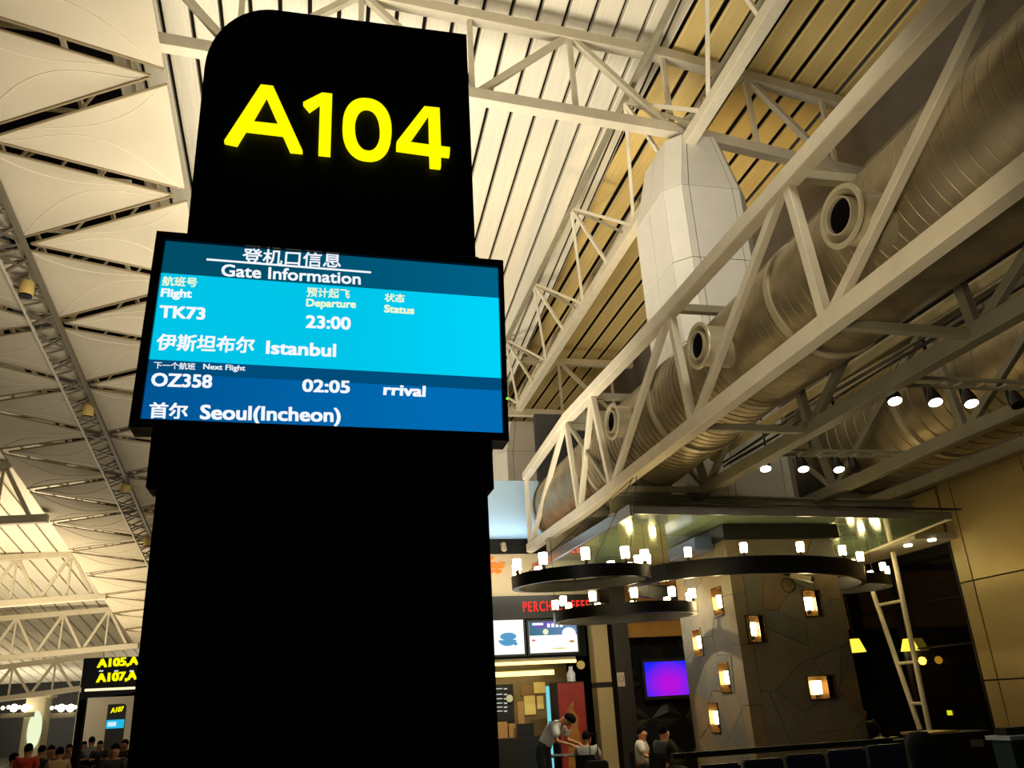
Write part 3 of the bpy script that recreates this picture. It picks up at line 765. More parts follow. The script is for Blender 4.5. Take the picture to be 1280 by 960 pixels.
# ================================================================== cafe shop front (plane y = 20)
Y0 = 20.0
def S2(px, py, Y=Y0): return at(px, py, Y=Y)
sh = struct(box('wall_back', (2.0, Y0+.5, 5.6), (5.6, Y0+.7, 7.16), mat('sky_blue_wall', '9fb6c4', .6)))
struct(box('wall_back_trim', (2.0, Y0+.3, 5.22), (8, Y0+.5, 5.6), black_m))
struct(box('wall_back_side', (2.0, Y0+.7, 0), (2.2, 26, 7.1), dark))
struct(box('wall_back_far', (2.0, 25.8, 0), (14, 26, 7.1), dark))
light('AREA', (4.2, Y0+.2, 5.66), (4.2, Y0+.5, 6.9), 16, (.72, .88, 1), 2.6, .08, name='wall_wash')
bw = struct(box('wall_back_sign', (2.0, Y0+.3, 4.02), (6.9, Y0+.5, 5.22), mat('beige_board', 'c9b893', .6, noise=.05, scale=2)))
light('AREA', (4.6, Y0-.7, 4.3), (4.6, Y0+.3, 4.5), 17, (1, .93, .75), 2.6, .3, name='sign_wash')
p0, p1, p2 = S2(575, 716), S2(632, 712), S2(577, 690)
ns = thing('script_sign', 'glowing orange script neon sign on the beige board', 'sign', (p0.x, Y0+.25, p0.z))
neon = emi('neon_orange', (1.0, .42, .12), 2.2)
place_text('lettering', 'Coffee', (0, 0), (p1.x-p0.x, 0), (p2.x-p0.x, (p2.z-p0.z)*.8), neon, ns, 0, .012, .015, .5, .95)
# security camera on trim
p = S2(630, 684); t = thing('security_camera', 'tiny white dome camera above the orange script sign', 'camera', p)
lathe('dome', [(.0, -.12), (.07, -.08), (.08, 0), (.06, .03), (.06, .10), (.0, .10)], mat('camera_white', 'b5ac8c', .4), t, n=14); bar('mount', p+Vector((0, 0, .1)), p+Vector((0, .3, .12)), .06, .06, mat('camera_white', 'b5ac8c', .4), t)
# red display
a, b = S2(652, 751), S2(742, 764)
led = thing('led_display', 'long black display with red dotted letters above the menu screens', 'display', (a.x, Y0+.04, b.z))
box('case', (-1.6, 0, -.12), (b.x-a.x+.1, .25, .42), black_m, led)
redm = emi('led_red', (1, .13, .12), 2.2)
place_text('lettering', 'PERCH COFFEE', (.04, .04), (b.x-a.x-.08, .04), (.04, a.z-b.z-.02), redm, led, -.004, .004, .004, 0, 1.25)
# menu screens
ms = emi('menu_white', (.95, .98, .95), 1.3)
def scr(name, label, c, m, extra=None):
    (xa, ya), (xb, yb_) = c; a, b = S2(xa, ya), S2(xb, yb_)
    t = thing(name, label, 'screen', (a.x, Y0+.05, b.z), 0, 'menu screens'); w_, h_ = b.x-a.x, a.z-b.z
    box('case', (-.05, .012, -.05), (w_+.05, .12, h_+.05), black_m, t); box('panel', (0, 0, 0), (w_, .02, h_), m, t)
    return t, w_, h_
def disc(name, cx, cz, rx, rz, m, parent, y=-.004, n=24, a0=0, a1=2*math.pi):
    bm = bmesh.new(); vs = [bm.verts.new((cx+rx*math.cos(a0+(a1-a0)*k/n), y, cz+rz*math.sin(a0+(a1-a0)*k/n))) for k in range(n if a1-a0 > 6 else n+1)]
    bm.faces.new(vs); return mesh(bm, name, m, parent)
t, w_, h_ = scr('menu_screen', 'white menu screen with a blue cup picture, left one', ((600, 776), (656.5, 817)), ms)
cup = emi('cup_blue', (.35, .62, .80), 1)
disc('cup_picture', w_*.62, h_*.42, .22, .14, cup, t, a0=math.pi, a1=2*math.pi); disc('cup_picture', w_*.64, h_*.52, .20, .09, cup, t)
disc('cup_picture', w_*.80, h_*.30, .05, .04, cup, t)
t, w_, h_ = scr('menu_screen', 'menu screen with teal and purple top and white lower half, right one', ((661.5, 777), (723.5, 814)), ms)
box('picture', (0, -.004, h_*.55), (w_, -.001, h_), emi('teal', (.25, .45, .52), 1, (.45, .55, .75), 0), t)
box('picture', (w_*.08, -.006, h_*.80), (w_*.55, -.004, h_*.98), emi('purp', (.45, .35, .70), 1), t)
disc('picture', w_*.34, h_*.66, .07, .07, emi('cream_dot', (.95, .95, .8), 1), t, -.008); disc('picture', w_*.83, h_*.60, .17, .13, ms, t, -.006)
for k in range(4): box('picture', (w_*(.38+k*.09), -.010, h_*.80), (w_*(.44+k*.09), -.008, h_*.92), ms, t)
box('picture', (w_*.07, -.008, h_*.88), (w_*.3, -.006, h_*.95), ms, t)
disc('picture', w_*.62, h_*.12, .20, .02, emi('straw', (.93, .88, .55), 1), t, -.006); disc('picture', w_*.08, h_*.4, .05, .025, emi('rosey', (.95, .45, .5), 1), t, -.006)
disc('picture', w_*.88, h_*.33, .07, .03, emi('tan', (.75, .6, .35), 1), t, -.006)
# dark frame work around the counter opening
struct(box('wall_back_frame', (2.0, Y0+.1, 2.72), (6.42, Y0+.5, 3.60), dark))
st = thing('strip_light', 'long warm strip light under the menu screens, upper one', 'light', (4, Y0+.3, 2.6), 0, 'counter strip lights')
stm = emi('strip', (1, .86, .50), 3)
a, b = S2(600, 831), S2(722, 829); wbox('tube', (a.x, Y0+.1, a.z-.035), (b.x, Y0+.16, a.z+.035), stm, st); wbox('reflector', (a.x, Y0+.12, a.z+.04), (b.x, Y0+.5, a.z+.14), steel_d, st)
st = thing('strip_light', 'long warm strip light under the menu screens, lower one', 'light', (4, Y0+.9, 2.4), 0, 'counter strip lights')
a, b = S2(600, 843), S2(704, 839); wbox('tube', (a.x, Y0+.8, a.z-.05), (b.x, Y0+.86, a.z+.06), stm, st); wbox('reflector', (a.x, Y0+.82, a.z+.07), (b.x, Y0+1.2, a.z+.14), steel_d, st)
# back of the counter
struct(box('wall_counter', (2.2, 22.2, 0), (6.5, 22.4, 3.0), mat('counter_wall', '6b5a34', .6, noise=.2, scale=3)))
light('AREA', (4.9, Y0-.1, 3.2), (4.6, 12, 5.6), 20, (.72, .82, 1), 2.4, .9, name='menu_glow')
light('AREA', (4.8, 21.4, 2.7), (4.8, 21.9, 1.0), 22, (1, .85, .5), 2.2, .4, name='counter_light')
def sheet(name, label, cat, x, m, Y=22.17, th=.03, group=None):
    (xa, ya), (xb, yb_) = x; a, b = at(xa, ya, Y=Y), at(xb, yb_, Y=Y)
    if name in ('carton', 'till'): b.z = .98
    o = wbox(name, (a.x, Y, b.z), (b.x, Y+th, a.z), m, None); return tag(o, label, cat, group)
paper = mat('paper', 'd8c27a', .7); kraft = mat('kraft', '7d5c33', .7)
mb = thing('menu_board', 'black chalk menu board with white rows, beside the gate pillar', 'board', at(600, 925, Y=22.14))
wbox('board', at(600, 926, Y=22.14), at(641, 855, Y=22.14)+Vector((0, .06, 0)), black_m, mb)
chalk = emi('chalk', (.75, .78, .75), .9)  # writing is given a glow of its own
for k, py in enumerate((861, 868, 873.5, 879, 884, 889)):
    for (u, v) in ((616, 628), (630, 634)):
        a = at(u, py+1, Y=22.12); b = at(v, py-1, Y=22.12); wbox('writing', a, b+Vector((0, .01, 0)), chalk, mb)
lathe('sticker', [(0, 0), (.09, 0), (.09, .01)], mat('sticker_w', 'c9cfc0', .5), mb, rel(mb, at(637, 873, Y=22.11)), (0, 1, 0), 16)
for x, lab in ((((655, 870), (670, 893)), 'tall yellow paper notice, pinned in the cafe counter recess'), (((667, 853), (682, 866)), 'small yellow paper notice near the top of the counter recess'),
          (((671, 870), (680, 886)), 'narrow yellow notice beside the blue-lit fridge')):
    sheet('notice', lab, 'notice', x, paper)
sheet('notice', 'brown framed notice above the yellow papers', 'notice', ((651, 857), (667, 869)), kraft)
for x, lab in ((((619, 903), (635, 923)), 'tan paper bag standing on the cafe counter'), (((647, 877), (656, 905)), 'tall narrow tan carton on the cafe counter'), (((636, 905), (645, 920)), 'short tan carton beside the paper bag')):
    o = sheet('carton', lab, 'box', x, mat('tan_card', 'c79a5c', .7), 21.0, .2)
sheet('till', 'black cash register screen on the cafe counter', 'till', ((646, 905), (668, 922)), black_m, 20.8, .06)
ctr = box('service_counter', (2.2, 20.6, 0), (5.6, 21.2, .98), mat('counter_front', '17130f', .4), None, .01); tag(ctr, 'dark cafe service counter behind the bending man', 'counter')
# fridge with red printed side
a, b = S2(693, 853), S2(735, 935)
fr_ = thing('drinks_fridge', 'tall fridge with a blue-lit door and a red printed side', 'fridge', (a.x, Y0-.1, 0))
wbox('cabinet', (a.x, Y0-.1, 0), (b.x, Y0+.5, a.z), black_m, fr_)
redp = mat('red_print', '8a2018', .45, noise=.15, scale=2)
wbox('printed_side', (a.x+.03, Y0-.13, .05), (b.x-.03, Y0-.10, a.z-.03), redp, fr_)
ym = mat('ochre_print', '8f5f20', .5, noise=.3, scale=6)
xc = (a.x+b.x)/2
bm = bmesh.new(); rn = random.Random(4)
L0 = fr_.location
pts = [(xc-.18, .3), (xc+.16, .3), (xc+.16, .9), (xc+.10, 1.15), (xc+.14, 1.35), (xc+.02, 1.52), (xc+.05, 1.72), (xc-.08, 1.60), (xc-.16, 1.42), (xc-.06, 1.2), (xc-.16, .9)]
bm.faces.new([bm.verts.new(Vector((x, Y0-.133, z))-L0) for x, z in pts]); mesh(bm, 'print_figure', ym, fr_)
a2, b2 = S2(681, 858), S2(692, 930); wbox('lit_door', (a2.x, Y0-.12, .2), (b2.x-.05, Y0-.06, a2.z), emi('fridge_blue', (.45, .80, .85), 1.1), fr_)
lathe('jug', [(.0, .34), (.05, .34), (.05, .26), (.10, .18), (.10, .0), (0, .0)], mat('jug_white', 'c6c9d8', .2), fr_, rel(fr_, (a.x+.42, Y0, a.z)), (0, 0, 1), 16)
# round plaque
p = S2(727, 831); o = lathe('wall_plaque', [(0, 0), (.10, 0), (.10, .03), (0, .03)], mat('plaque', 'c9b070', .5), None, (p.x, Y0+.05, p.z), (0, 1, 0), 18); tag(o, 'small round pale plaque at the right end of the strip lights', 'sign')
# pillars right of the shop
a, b = S2(733, 770), S2(751, 935)
pst = thing('shop_post', 'beige rectangular post right of the red fridge', 'post', (a.x, Y0-.3, 0)); w_ = .38
for z0_, z1_ in ((0, 1.98), (2.08, 3.9)): wbox('post_section', (a.x+.02, Y0-.3, z0_), (a.x+.02+w_, Y0+.1, z1_), mat('beige_post', '9b875c', .6), pst, .01)
wbox('band', (a.x+.03, Y0-.29, 1.96), (a.x+w_, Y0+.09, 2.10), black_m, pst)
struct(box('wall_back_pier', (6.95, Y0-.4, 0), (7.35, Y0+.3, 4.6), mat('dark_brown_pier', '1c1610', .5)))
p = S2(769, 851); o = wbox('notice', (p.x-.09, Y0-.42, p.z-.14), (p.x+.09, Y0-.40, p.z+.17), mat('pale_notice', 'a59a80', .6), None); tag(o, 'small pale no-smoking notice on the dark brown pier', 'notice')
lathe('symbol', [(.05, 0), (.065, 0), (.065, .004), (.05, .004)], mat('red_ring', '8a4030', .5), o, (p.x, Y0-.426, p.z+.03), (0, 1, 0), 16, True)
# faceted dark feature wall
fw = struct(box('wall_back_feature', (7.35, 21.0, 0), (14.0, 21.2, 4.6), dark))
fm = [mat('facet_%d' % i, c, .5, noise=.2, scale=3) for i, c in enumerate(('1d1811', '2a2317', '35301f'))]
for i in range(8):
    for j in range(5):
        cx, cz_ = 7.8 + i*.9, .3 + j*.9
        for tri in (((cx-.45, cz_), (cx, cz_+.45), (cx+.45, cz_)), ((cx-.45, cz_), (cx+.45, cz_), (cx, cz_-.45))):
            bm = bmesh.new(); c3 = Vector((sum(q[0] for q in tri)/3, 20.84, sum(q[1] for q in tri)/3))
            vs = [bm.verts.new((cx+(q[0]-cx)*.97, 21.0, cz_+(q[1]-cz_)*.97)) for q in tri]; ap = bm.verts.new(c3)
            for k in range(3): bm.faces.new((vs[k], vs[(k+1) % 3], ap))
            mesh(bm, 'facet', random.choice(fm), fw)
ow = struct(box('wall_back_orange', (6.9, 20.4, 3.12), (13.9, 20.6, 4.6), mat('orange_timber', 'a5742a', .5, noise=.12, scale=3)))
for z in (3.5, 3.9, 4.25): wbox('batten', (6.9, 20.38, z), (13.9, 20.4, z+.012), black_m, ow)
a, b = S2(805, 828, 20.70), S2(863, 868, 20.70)
tv = thing('television', 'wall television glowing violet and blue, left of the stone pier', 'television', (a.x, 20.70, b.z))
box('case', (-.07, .01, -.08), (b.x-a.x+.07, .15, a.z-b.z+.07), black_m, tv)
m = emi('tv', (.10, .12, .95), 1.2); nt = m.node_tree; e = [n for n in nt.nodes if n.type == 'EMISSION'][0]
tc = nt.nodes.new('ShaderNodeTexCoord'); mp = nt.nodes.new('ShaderNodeMapping'); mp.inputs['Location'].default_value = (-.55, 0, -.3); 
g = nt.nodes.new('ShaderNodeTexGradient'); g.gradient_type = 'SPHERICAL'; rp = nt.nodes.new('ShaderNodeValToRGB')
mp.inputs['Scale'].default_value = (1, 0, .9)
nt.links.new(tc.outputs['Generated'], mp.inputs[0]); nt.links.new(mp.outputs[0], g.inputs[0]); nt.links.new(g.outputs['Fac'], rp.inputs[0]); nt.links.new(rp.outputs[0], e.inputs[0])
rp.color_ramp.elements[0].position = .35; rp.color_ramp.elements[0].color = (*lin((.12, .14, .90)), 1); rp.color_ramp.elements[1].position = .85; rp.color_ramp.elements[1].color = (*lin((.66, .06, .80)), 1)
box('panel', (0, 0, 0), (b.x-a.x, .012, a.z-b.z), m, tv)

# pendant lamps by the window
def pendant(label, px, py, Y):
    p = at(px, py, Y=Y); t = thing('pendant_lamp', label, 'lamp', p, 0, 'pendant lamps')
    lathe('lamp_shade', [(.11, .14), (.21, -.14), (.20, -.14), (.10, .14)], emi('yellow_shade', (.95, .80, .25), 1.6), t, n=24, closed=True)
    lathe('bulb', [(0, .08), (.07, .04), (.08, -.03), (.0, -.11)], emi('hot_bulb', (1, .97, .8), 9), t, n=12)
    tube('cord', [p+Vector((0, 0, .14)), (p.x, p.y, ZC)], .008, black_m, t, 5)
    light('POINT', p+Vector((0, 0, -.125)), None, 14, GOLD, .01, name='pendant_light')
pendant('yellow cone pendant lamp just right of the stone pier', 1069, 807, 17.0)
pendant('yellow cone pendant lamp behind the sloping ladder frame', 1136, 806, 18.3)
# sloping steel ladder frame in front of the window
lf = thing('ladder_frame', 'sloping cream tubular steel frame with rungs before the dark window', 'frame', (12.9, 17, 0))
XL0 = 12.9
pA = [at(1086, 725, X=XL0), at(1150, 912, X=XL0)]; pB = [at(1116, 690, X=XL0), at(1163, 918, X=XL0)]
pA[0] = pA[1] + (pA[0]-pA[1])*1.02
tube('rail', pA, .055, steel, lf, 12); tube('rail', pB, .055, steel, lf, 12)
for f_ in (.28, .62, .84):
    zt = pB[0].z + (pB[1].z-pB[0].z)*f_
    k1 = (zt-pA[0].z)/(pA[1].z-pA[0].z); tube('rung', [pA[0].lerp(pA[1], k1), pB[0].lerp(pB[1], f_)], .035, steel, lf, 8)
for i, (px, py) in enumerate(((1135, 682), (1165, 675))):
    p = at(px, py, Z=4.64); t = thing('downlight', ['small round downlight above the window, nearer the ring lamps', 'small round downlight above the window, nearer the gold wall'][i], 'light', p, 0, 'soffit downlights')
    lathe('rim', [(0, 0), (.06, 0), (.09, -.02), (.09, .02), (0, .02)], emi('downl', (1, 1, .92), 5), t, n=16)
    light('SPOT', p+Vector((0, 0, -.05)), p+Vector((.6, 0, -2)), 10, (.95, 1, .9), .05, spot=120, name='down_beam')
p = at(1187, 891, X=14.10); o = wbox('exit_marker', p-Vector((.02, .06, .05)), p+Vector((.02, .06, .05)), emi('exit_yellow', (.85, .85, .1), 1), None); tag(o, 'tiny glowing yellow marker low on the dark window', 'sign')
p = at(1153, 826, X=13.9); t = thing('wall_lamp', 'small amber globe lamp glowing at the dark window', 'lamp', p); lathe('globe', [(0, .09), (.06, .07), (.09, 0), (.06, -.07), (0, -.09)], emi('amber', (1, .72, .2), 7), t, n=16)
light('POINT', p-Vector((.10, 0, 0)), None, 12, (1, .6, .15), .01, name='amber_light')

# ================================================================== foreground bottoms: bench, bins, counter
navy = mat('navy_seat', '10182f', .4)
bs = thing('bench', 'dark navy bench back along the bottom edge, before the stone pier', 'bench', (4.6, 8.0, 0))
a, b = at(868, 955, Y=8.6), at(1125, 925, Y=8.6)
for i in range(5):
    u0 = a.x + (b.x-a.x)*i/5; u1 = a.x + (b.x-a.x)*(i+1)/5
    wbox('seat_back', (u0+.02, 8.5, .55), (u1-.02, 8.58, a.z+(b.z-a.z)*(i+.5)/5 - .02), navy, bs, .02)
    wbox('post', (u0-.03, 8.6, 0), (u0+.03, 8.66, .9), black_m, bs)
a = at(860, 944, Y=9.5); wbox('rail', (a.x-.2, 9.45, a.z-.03), (a.x+2.6, 9.5, a.z+.03), black_m, bs)
a, b = at(1262, 918, Y=7.0), at(1300, 918, Y=7.0)
gc = thing('green_counter', 'dark green counter with a bright metal top edge, bottom right corner', 'counter', (a.x, 7.0, 0))
wbox('body', (a.x, 7.0, 0), (a.x+1.6, 7.25, a.z-.05), mat('deep_green', '0e3a30', .5), gc, .01); wbox('top', (a.x-.03, 6.97, a.z-.05), (a.x+1.65, 7.28, a.z-.015), mat('white_edge', 'cfd8e0', .3), gc)
wbox('machine', (a.x+.05, 7.08, a.z-.015), (a.x+1.2, 7.24, a.z+.05), black_m, gc, .01)
a = at(1165, 915, Y=10.5); cs = thing('side_cabinet', 'black low cabinet with a grey label left of the green counter', 'cabinet', (a.x, 10.5, 0))
wbox('body', (a.x-.1, 10.5, 0), (a.x+.95, 11.0, a.z-.03), black_m, cs, .01); wbox('top', (a.x-.12, 10.46, a.z-.03), (a.x+.4, 11.0, a.z), mat('amber_top', '9a7a3a', .4), cs)
q = at(1213, 929, Y=10.49); wbox('panel', (q.x, 10.47, q.z-.05), (q.x+.19, 10.49, q.z+.04), mat('label_grey', '6a655a', .6), cs)
a = at(1150, 925, Y=9.4); o = thing('black_stool', 'rounded black stool back between the bench and the low cabinet', 'stool', (a.x, 9.4, 0))
lathe('seat_back', [(0, .10), (.10, .09), (.16, .02), (.18, -.12), (.16, -.3), (0, -.32)], dark, o, (0, 0, a.z), (0, 0, 1), 20); tube('stem', [(a.x, 9.4, 0), (a.x, 9.4, a.z-.3)], .04, black_m, o)

# ================================================================== left background
a = at(105, 823, Y=25.); b = at(101, 858, Y=25.)
gs = thing('gate_sign', 'black portal sign with two rows of yellow gate numbers, behind the pillar edge', 'sign', (a.x, 25, 0))
wbox('board', (a.x, 25, 2.72), (a.x+2.9, 25.25, 3.45), black_gloss, gs); wbox('board', (a.x, 25, 2.46), (a.x+2.9, 25.25, 2.60), black_gloss, gs)
wbox('light_strip', (a.x+.12, 24.97, 2.62), (a.x+2.8, 25.1, 2.68), emi('strip_pale', (1, .93, .75), 1.2), gs); wbox('spine', (a.x+.02, 25.05, 2.55), (a.x+2.88, 25.2, 2.75), black_gloss, gs)
for x in (0, 2.74): wbox('leg', (a.x+x, 25, 0), (a.x+x+.16, 25.25, 2.47), black_gloss, gs)
def G(px, py): q = at(px, py, Y=24.99); return (q.x-a.x, q.z)
place_text('lettering', 'A105,A', G(121, 836.5), G(173, 832.5), G(122, 824), yel, gs, -.02, .055, .01)
place_text('lettering', 'A107,A', G(120, 855), G(171, 851), G(121, 842), yel, gs, -.02, .055, .01)
for x in (124, 143, 162): place_text('small_lettering', '~', G(x, 840), G(x+5, 839.5), G(x, 838), wht, gs, -.02, .02, .01)
# the far gate pillar
pp = at(147, 880, Y=58.)
fp = thing('gate_pillar', 'far small black gate pillar with yellow number and blue screen', 'pillar', (pp.x, 58, 0))
bm = bmesh.new(); o2 = [(-.5, 0), (.5, 0), (.5, pp.z-.15), (.42, pp.z-.02), (.3, pp.z), (-.5, pp.z)]
fr = [bm.verts.new((x, -.15, z)) for x, z in o2]; bk = [bm.verts.new((x, .15, z)) for x, z in o2]; bm.faces.new(fr); bm.faces.new(bk[::-1])
for k in range(6): bm.faces.new((fr[k], bk[k], bk[(k+1) % 6], fr[(k+1) % 6]))
mesh(bm, 'body', black_gloss, fp)
def G2(px, py): q = at(px, py, Y=57.8); return (q.x-pp.x, q.z)
place_text('lettering', 'A107', G2(138, 891.5), G2(154, 889), G2(139, 885), yel, fp, -.18, .05, .01)
u, v = G2(132.5, 911), G2(155.5, 899); box('screen', (u[0], -.28, u[1]), (v[0], -.16, v[1]), emi('far_cyan', (.15, .72, .90), 1), fp)
box('screen_text', (u[0]+.08, -.29, u[1]+.12), (u[0]+.55, -.28, v[1]-.12), emi('far_text', (.8, .93, 1), 1), fp)
# far end wall, glass fronts, column
ew = struct(box('wall_far', (-18.6, 78, 0), (1, 78.3, 6.2), mat('far_wall', '8a8068', .7, noise=.05, scale=.5)))
for x in (-15.6, -13, -10.5, -8): wbox('joint', (x, 77.98, 0), (x+.03, 78, 6.2), steel_d, ew)
struct(box('wall_far_left', (-45, 84, 0), (-18.6, 84.3, 8), mat('far_dark', '1c1d18', .5)))
struct(box('wall_left', (-45.2, 0, 0), (-45, 84, 9), dark))
fc = thing('far_column', 'broad pale column under the brightest roof truss, at lower left', 'column', (at(49, 960, Y=64).x, 64, 0))
a = at(38, 900, Y=64); b = at(58, 900, Y=64); zt = at(48, 869, Y=64).z
wbox('shaft', (a.x-.2, 63.2, 0), (b.x, 64.8, zt), mat('far_cream', 'cfc4a4', .6), fc, .05); wbox('capital', (a.x-1.9, 63.1, zt-.2), (b.x+.25, 64.9, zt), steel, fc)
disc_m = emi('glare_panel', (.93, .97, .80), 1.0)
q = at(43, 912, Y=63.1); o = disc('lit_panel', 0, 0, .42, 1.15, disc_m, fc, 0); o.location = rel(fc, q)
for i, (px0, px1, lab) in enumerate(((0, 42, 'row of glaring warm lamps left of the far column'), (62, 97, 'row of glaring warm lamps right of the far column'))):
    t = thing('lamp_row', lab, 'light', at(px0, 885, Y=62.6), 0, 'far lamp rows')
    wbox('fascia', at(px0, 898, Y=62.6), at(px1, 890, Y=62.6)+Vector((0, .3, 0)), mat('far_fascia', '8f8670', .6), t)
    for k in range(6):
        c = at(px0+(px1-px0)*(k+.5)/6, 885-(k % 2), Y=62.6); r_ = .24 if k in (2, 4) else .11
        bm = bmesh.new(); bmesh.ops.create_icosphere(bm, subdivisions=2, radius=r_, matrix=Matrix.Translation(rel(t, c))); mesh(bm, 'lamp', emi('glare', (1, .95, .8), 8), t, True)
light('AREA', (-22, 72, 3.6), (-24, 79, 6.5), 260, CREAM, 10, 1, name='far_wash')

# ================================================================== people
skinm = mat('skin', 'a8744f', .6); hairm = mat('hair', '070605', .9, spec=.1)
def skin_mesh(pts, edges, rad, sub=1):
    me = bpy.data.meshes.new('s'); me.from_pydata([tuple(p) for p in pts], edges, [])
    o = bpy.data.objects.new('s', me); COL.objects.link(o)
    o.modifiers.new('k', 'SKIN'); lay = me.skin_vertices[0].data
    for i, r in enumerate(rad): lay[i].radius = (r, r) if not isinstance(r, tuple) else r
    lay[0].use_root = True
    s = o.modifiers.new('u', 'SUBSURF'); s.levels = s.render_levels = sub
    bpy.context.view_layer.update()
    out = bpy.data.meshes.new_from_object(o.evaluated_get(bpy.context.evaluated_depsgraph_get()))
    bpy.data.objects.remove(o)
    for p in out.polygons: p.use_smooth = True
    return out
def build_pose(pose):
    """joints in metres; the figure faces -Y, feet at z = 0"""
    J = {}
    if pose == 'sit':
        J.update(pel=(0, 0, .50), wai=(0, .02, .68), che=(0, 0, .90), nek=(0, -.02, 1.06), hed=(0, -.05, 1.165), top=(0, -.06, 1.27))
        for s, n in ((-1, 'l'), (1, 'r')):
            J[n+'hip'] = (.10*s, 0, .50); J[n+'kne'] = (.13*s, -.42, .50); J[n+'ank'] = (.13*s, -.40, .09); J[n+'toe'] = (.14*s, -.58, .05)
            J[n+'sho'] = (.19*s, 0, 1.00); J[n+'elb'] = (.27*s, -.10, .74); J[n+'wri'] = (.16*s, -.34, .76); J[n+'pal'] = (.14*s, -.42, .77)
    elif pose == 'bend':
        J.update(pel=(0, .10, .92), wai=(0, -.02, 1.08), che=(0, -.20, 1.26), nek=(0, -.36, 1.38), hed=(0, -.47, 1.40), top=(0, -.57, 1.41))
        for s, n in ((-1, 'l'), (1, 'r')):
            J[n+'hip'] = (.10*s, .10, .90); J[n+'kne'] = (.11*s, .06, .48); J[n+'ank'] = (.11*s, .12, .09); J[n+'toe'] = (.12*s, -.08, .04)
            J[n+'sho'] = (.19*s, -.29, 1.32); J[n+'elb'] = (.22*s, -.34, 1.04); J[n+'wri'] = (.17*s, -.58, .98); J[n+'pal'] = (.15*s, -.66, .95)
    else:
        J.update(pel=(0, 0, .94), wai=(0, 0, 1.10), che=(0, .01, 1.30), nek=(0, 0, 1.47), hed=(0, -.02, 1.575), top=(0, -.02, 1.68))
        for s, n in ((-1, 'l'), (1, 'r')):
            J[n+'hip'] = (.10*s, 0, .92); J[n+'kne'] = (.11*s, -.02, .50); J[n+'ank'] = (.11*s, .02, .09); J[n+'toe'] = (.12*s, -.16, .04)
            J[n+'sho'] = (.19*s, .01, 1.42); J[n+'elb'] = (.25*s, .02, 1.14); J[n+'wri'] = (.24*s, -.12, .92); J[n+'pal'] = (.23*s, -.15, .84)
    R = dict(pel=.13, wai=.125, che=.14, nek=.052, hed=.122, top=.104, hip=.095, kne=.062, ank=.042, toe=.035, sho=.065, elb=.043, wri=.030, pal=.030)
    E_ = [('pel', 'wai'), ('wai', 'che'), ('che', 'nek'), ('nek', 'hed'), ('hed', 'top')]
    for n in 'lr': E_ += [('pel', n+'hip'), (n+'hip', n+'kne'), (n+'kne', n+'ank'), (n+'ank', n+'toe'), ('che', n+'sho'), (n+'sho', n+'elb'), (n+'elb', n+'wri'), (n+'wri', n+'pal')]
    rad = lambda k: R[k] if k in R else R[k[1:]]
    def make(keys, grow, extra=True, short=None):
        pts = [Vector(J[k]) for k in keys]; idx = {k: i for i, k in enumerate(keys)}; rr = [rad(k)+grow for k in keys]
        ed = [(idx[a], idx[b]) for a, b in E_ if a in idx and b in idx]
        if short:
            pts.append(Vector(J['che']).lerp(Vector(J['nek']), .62)); rr.append(.085+grow); ed.append((idx['che'], len(pts)-1))
            for n in 'lr':
                a, b = Vector(J[n+'sho']), Vector(J[n+'elb'])
                pts.append(a.lerp(b, .8)); rr.append(.055+grow); ed.append((idx[n+'sho'], len(pts)-1))
        if extra:
            for n, s in (('l', -1), ('r', 1)):
                w_ = Vector(J[n+'wri']); p_ = Vector(J[n+'pal']); d = (p_-w_).normalized(); sd = Vector((1, 0, 0))
                for k in range(4):
                    b0 = p_ + d*.02 + sd*(k-1.5)*.019; ln = (.062, .072, .068, .05)[k]
                    i0 = len(pts); pts += [b0, b0+d*ln*.55, b0+d*ln+Vector((0, 0, -.015))]; rr += [.010, .009, .007]; ed += [(idx[n+'pal'], i0), (i0, i0+1), (i0+1, i0+2)]
                b0 = w_.lerp(p_, .6) - sd*s*.035; i0 = len(pts); pts += [b0, b0+d*.045-sd*s*.02]; rr += [.011, .009]; ed += [(idx[n+'pal'], i0), (i0, i0+1)]
        return skin_mesh(pts, ed, rr)
    allk = list(R) [:6] + [n+k for n in 'lr' for k in list(R)[6:]]
    body = make(allk, 0)
    # face: nose, ears, eyes, mouth modelled onto the head
    hd, tp, nk = Vector(J['hed']), Vector(J['top']), Vector(J['nek']); up_ = (tp-hd).normalized(); sd = Vector((1, 0, 0)); fw_ = up_.cross(sd) * 1
    if fw_.y > 0 and pose != 'bend': fw_ = -fw_
    if pose == 'bend': fw_ = Vector((0, -.35, -.93))
    bm = bmesh.new(); bm.from_mesh(body)
    def blob(c, s): bmesh.ops.create_icosphere(bm, subdivisions=1, radius=1, matrix=Matrix.Translation(c) @ Matrix.Diagonal((*s, 1)))
    mid = (hd+tp)/2
    blob(mid+fw_*.092-up_*.02, (.014, .022, .024)); blob(mid+sd*.085, (.014, .02, .03)); blob(mid-sd*.085, (.014, .02, .03))
    blob(mid+fw_*.075+sd*.032+up_*.012, (.013, .013, .009)); blob(mid+fw_*.075-sd*.032+up_*.012, (.013, .013, .009)); blob(mid+fw_*.08-up_*.06, (.024, .012, .007))
    bm.to_mesh(body); bm.free(); 
    for p in body.polygons: p.use_smooth = True
    shirt = make(['che', 'wai', 'pel', 'lsho', 'rsho'], .032, False, True)
    legs = make(['pel', 'wai', 'lhip', 'rhip', 'lkne', 'rkne', 'lank', 'rank'], .024, False)
    bm = bmesh.new(); bmesh.ops.create_uvsphere(bm, u_segments=16, v_segments=10, radius=1)
    q = up_.to_track_quat('Z', 'Y') if pose == 'bend' else Vector((0, 0, 1)).rotation_difference(up_)
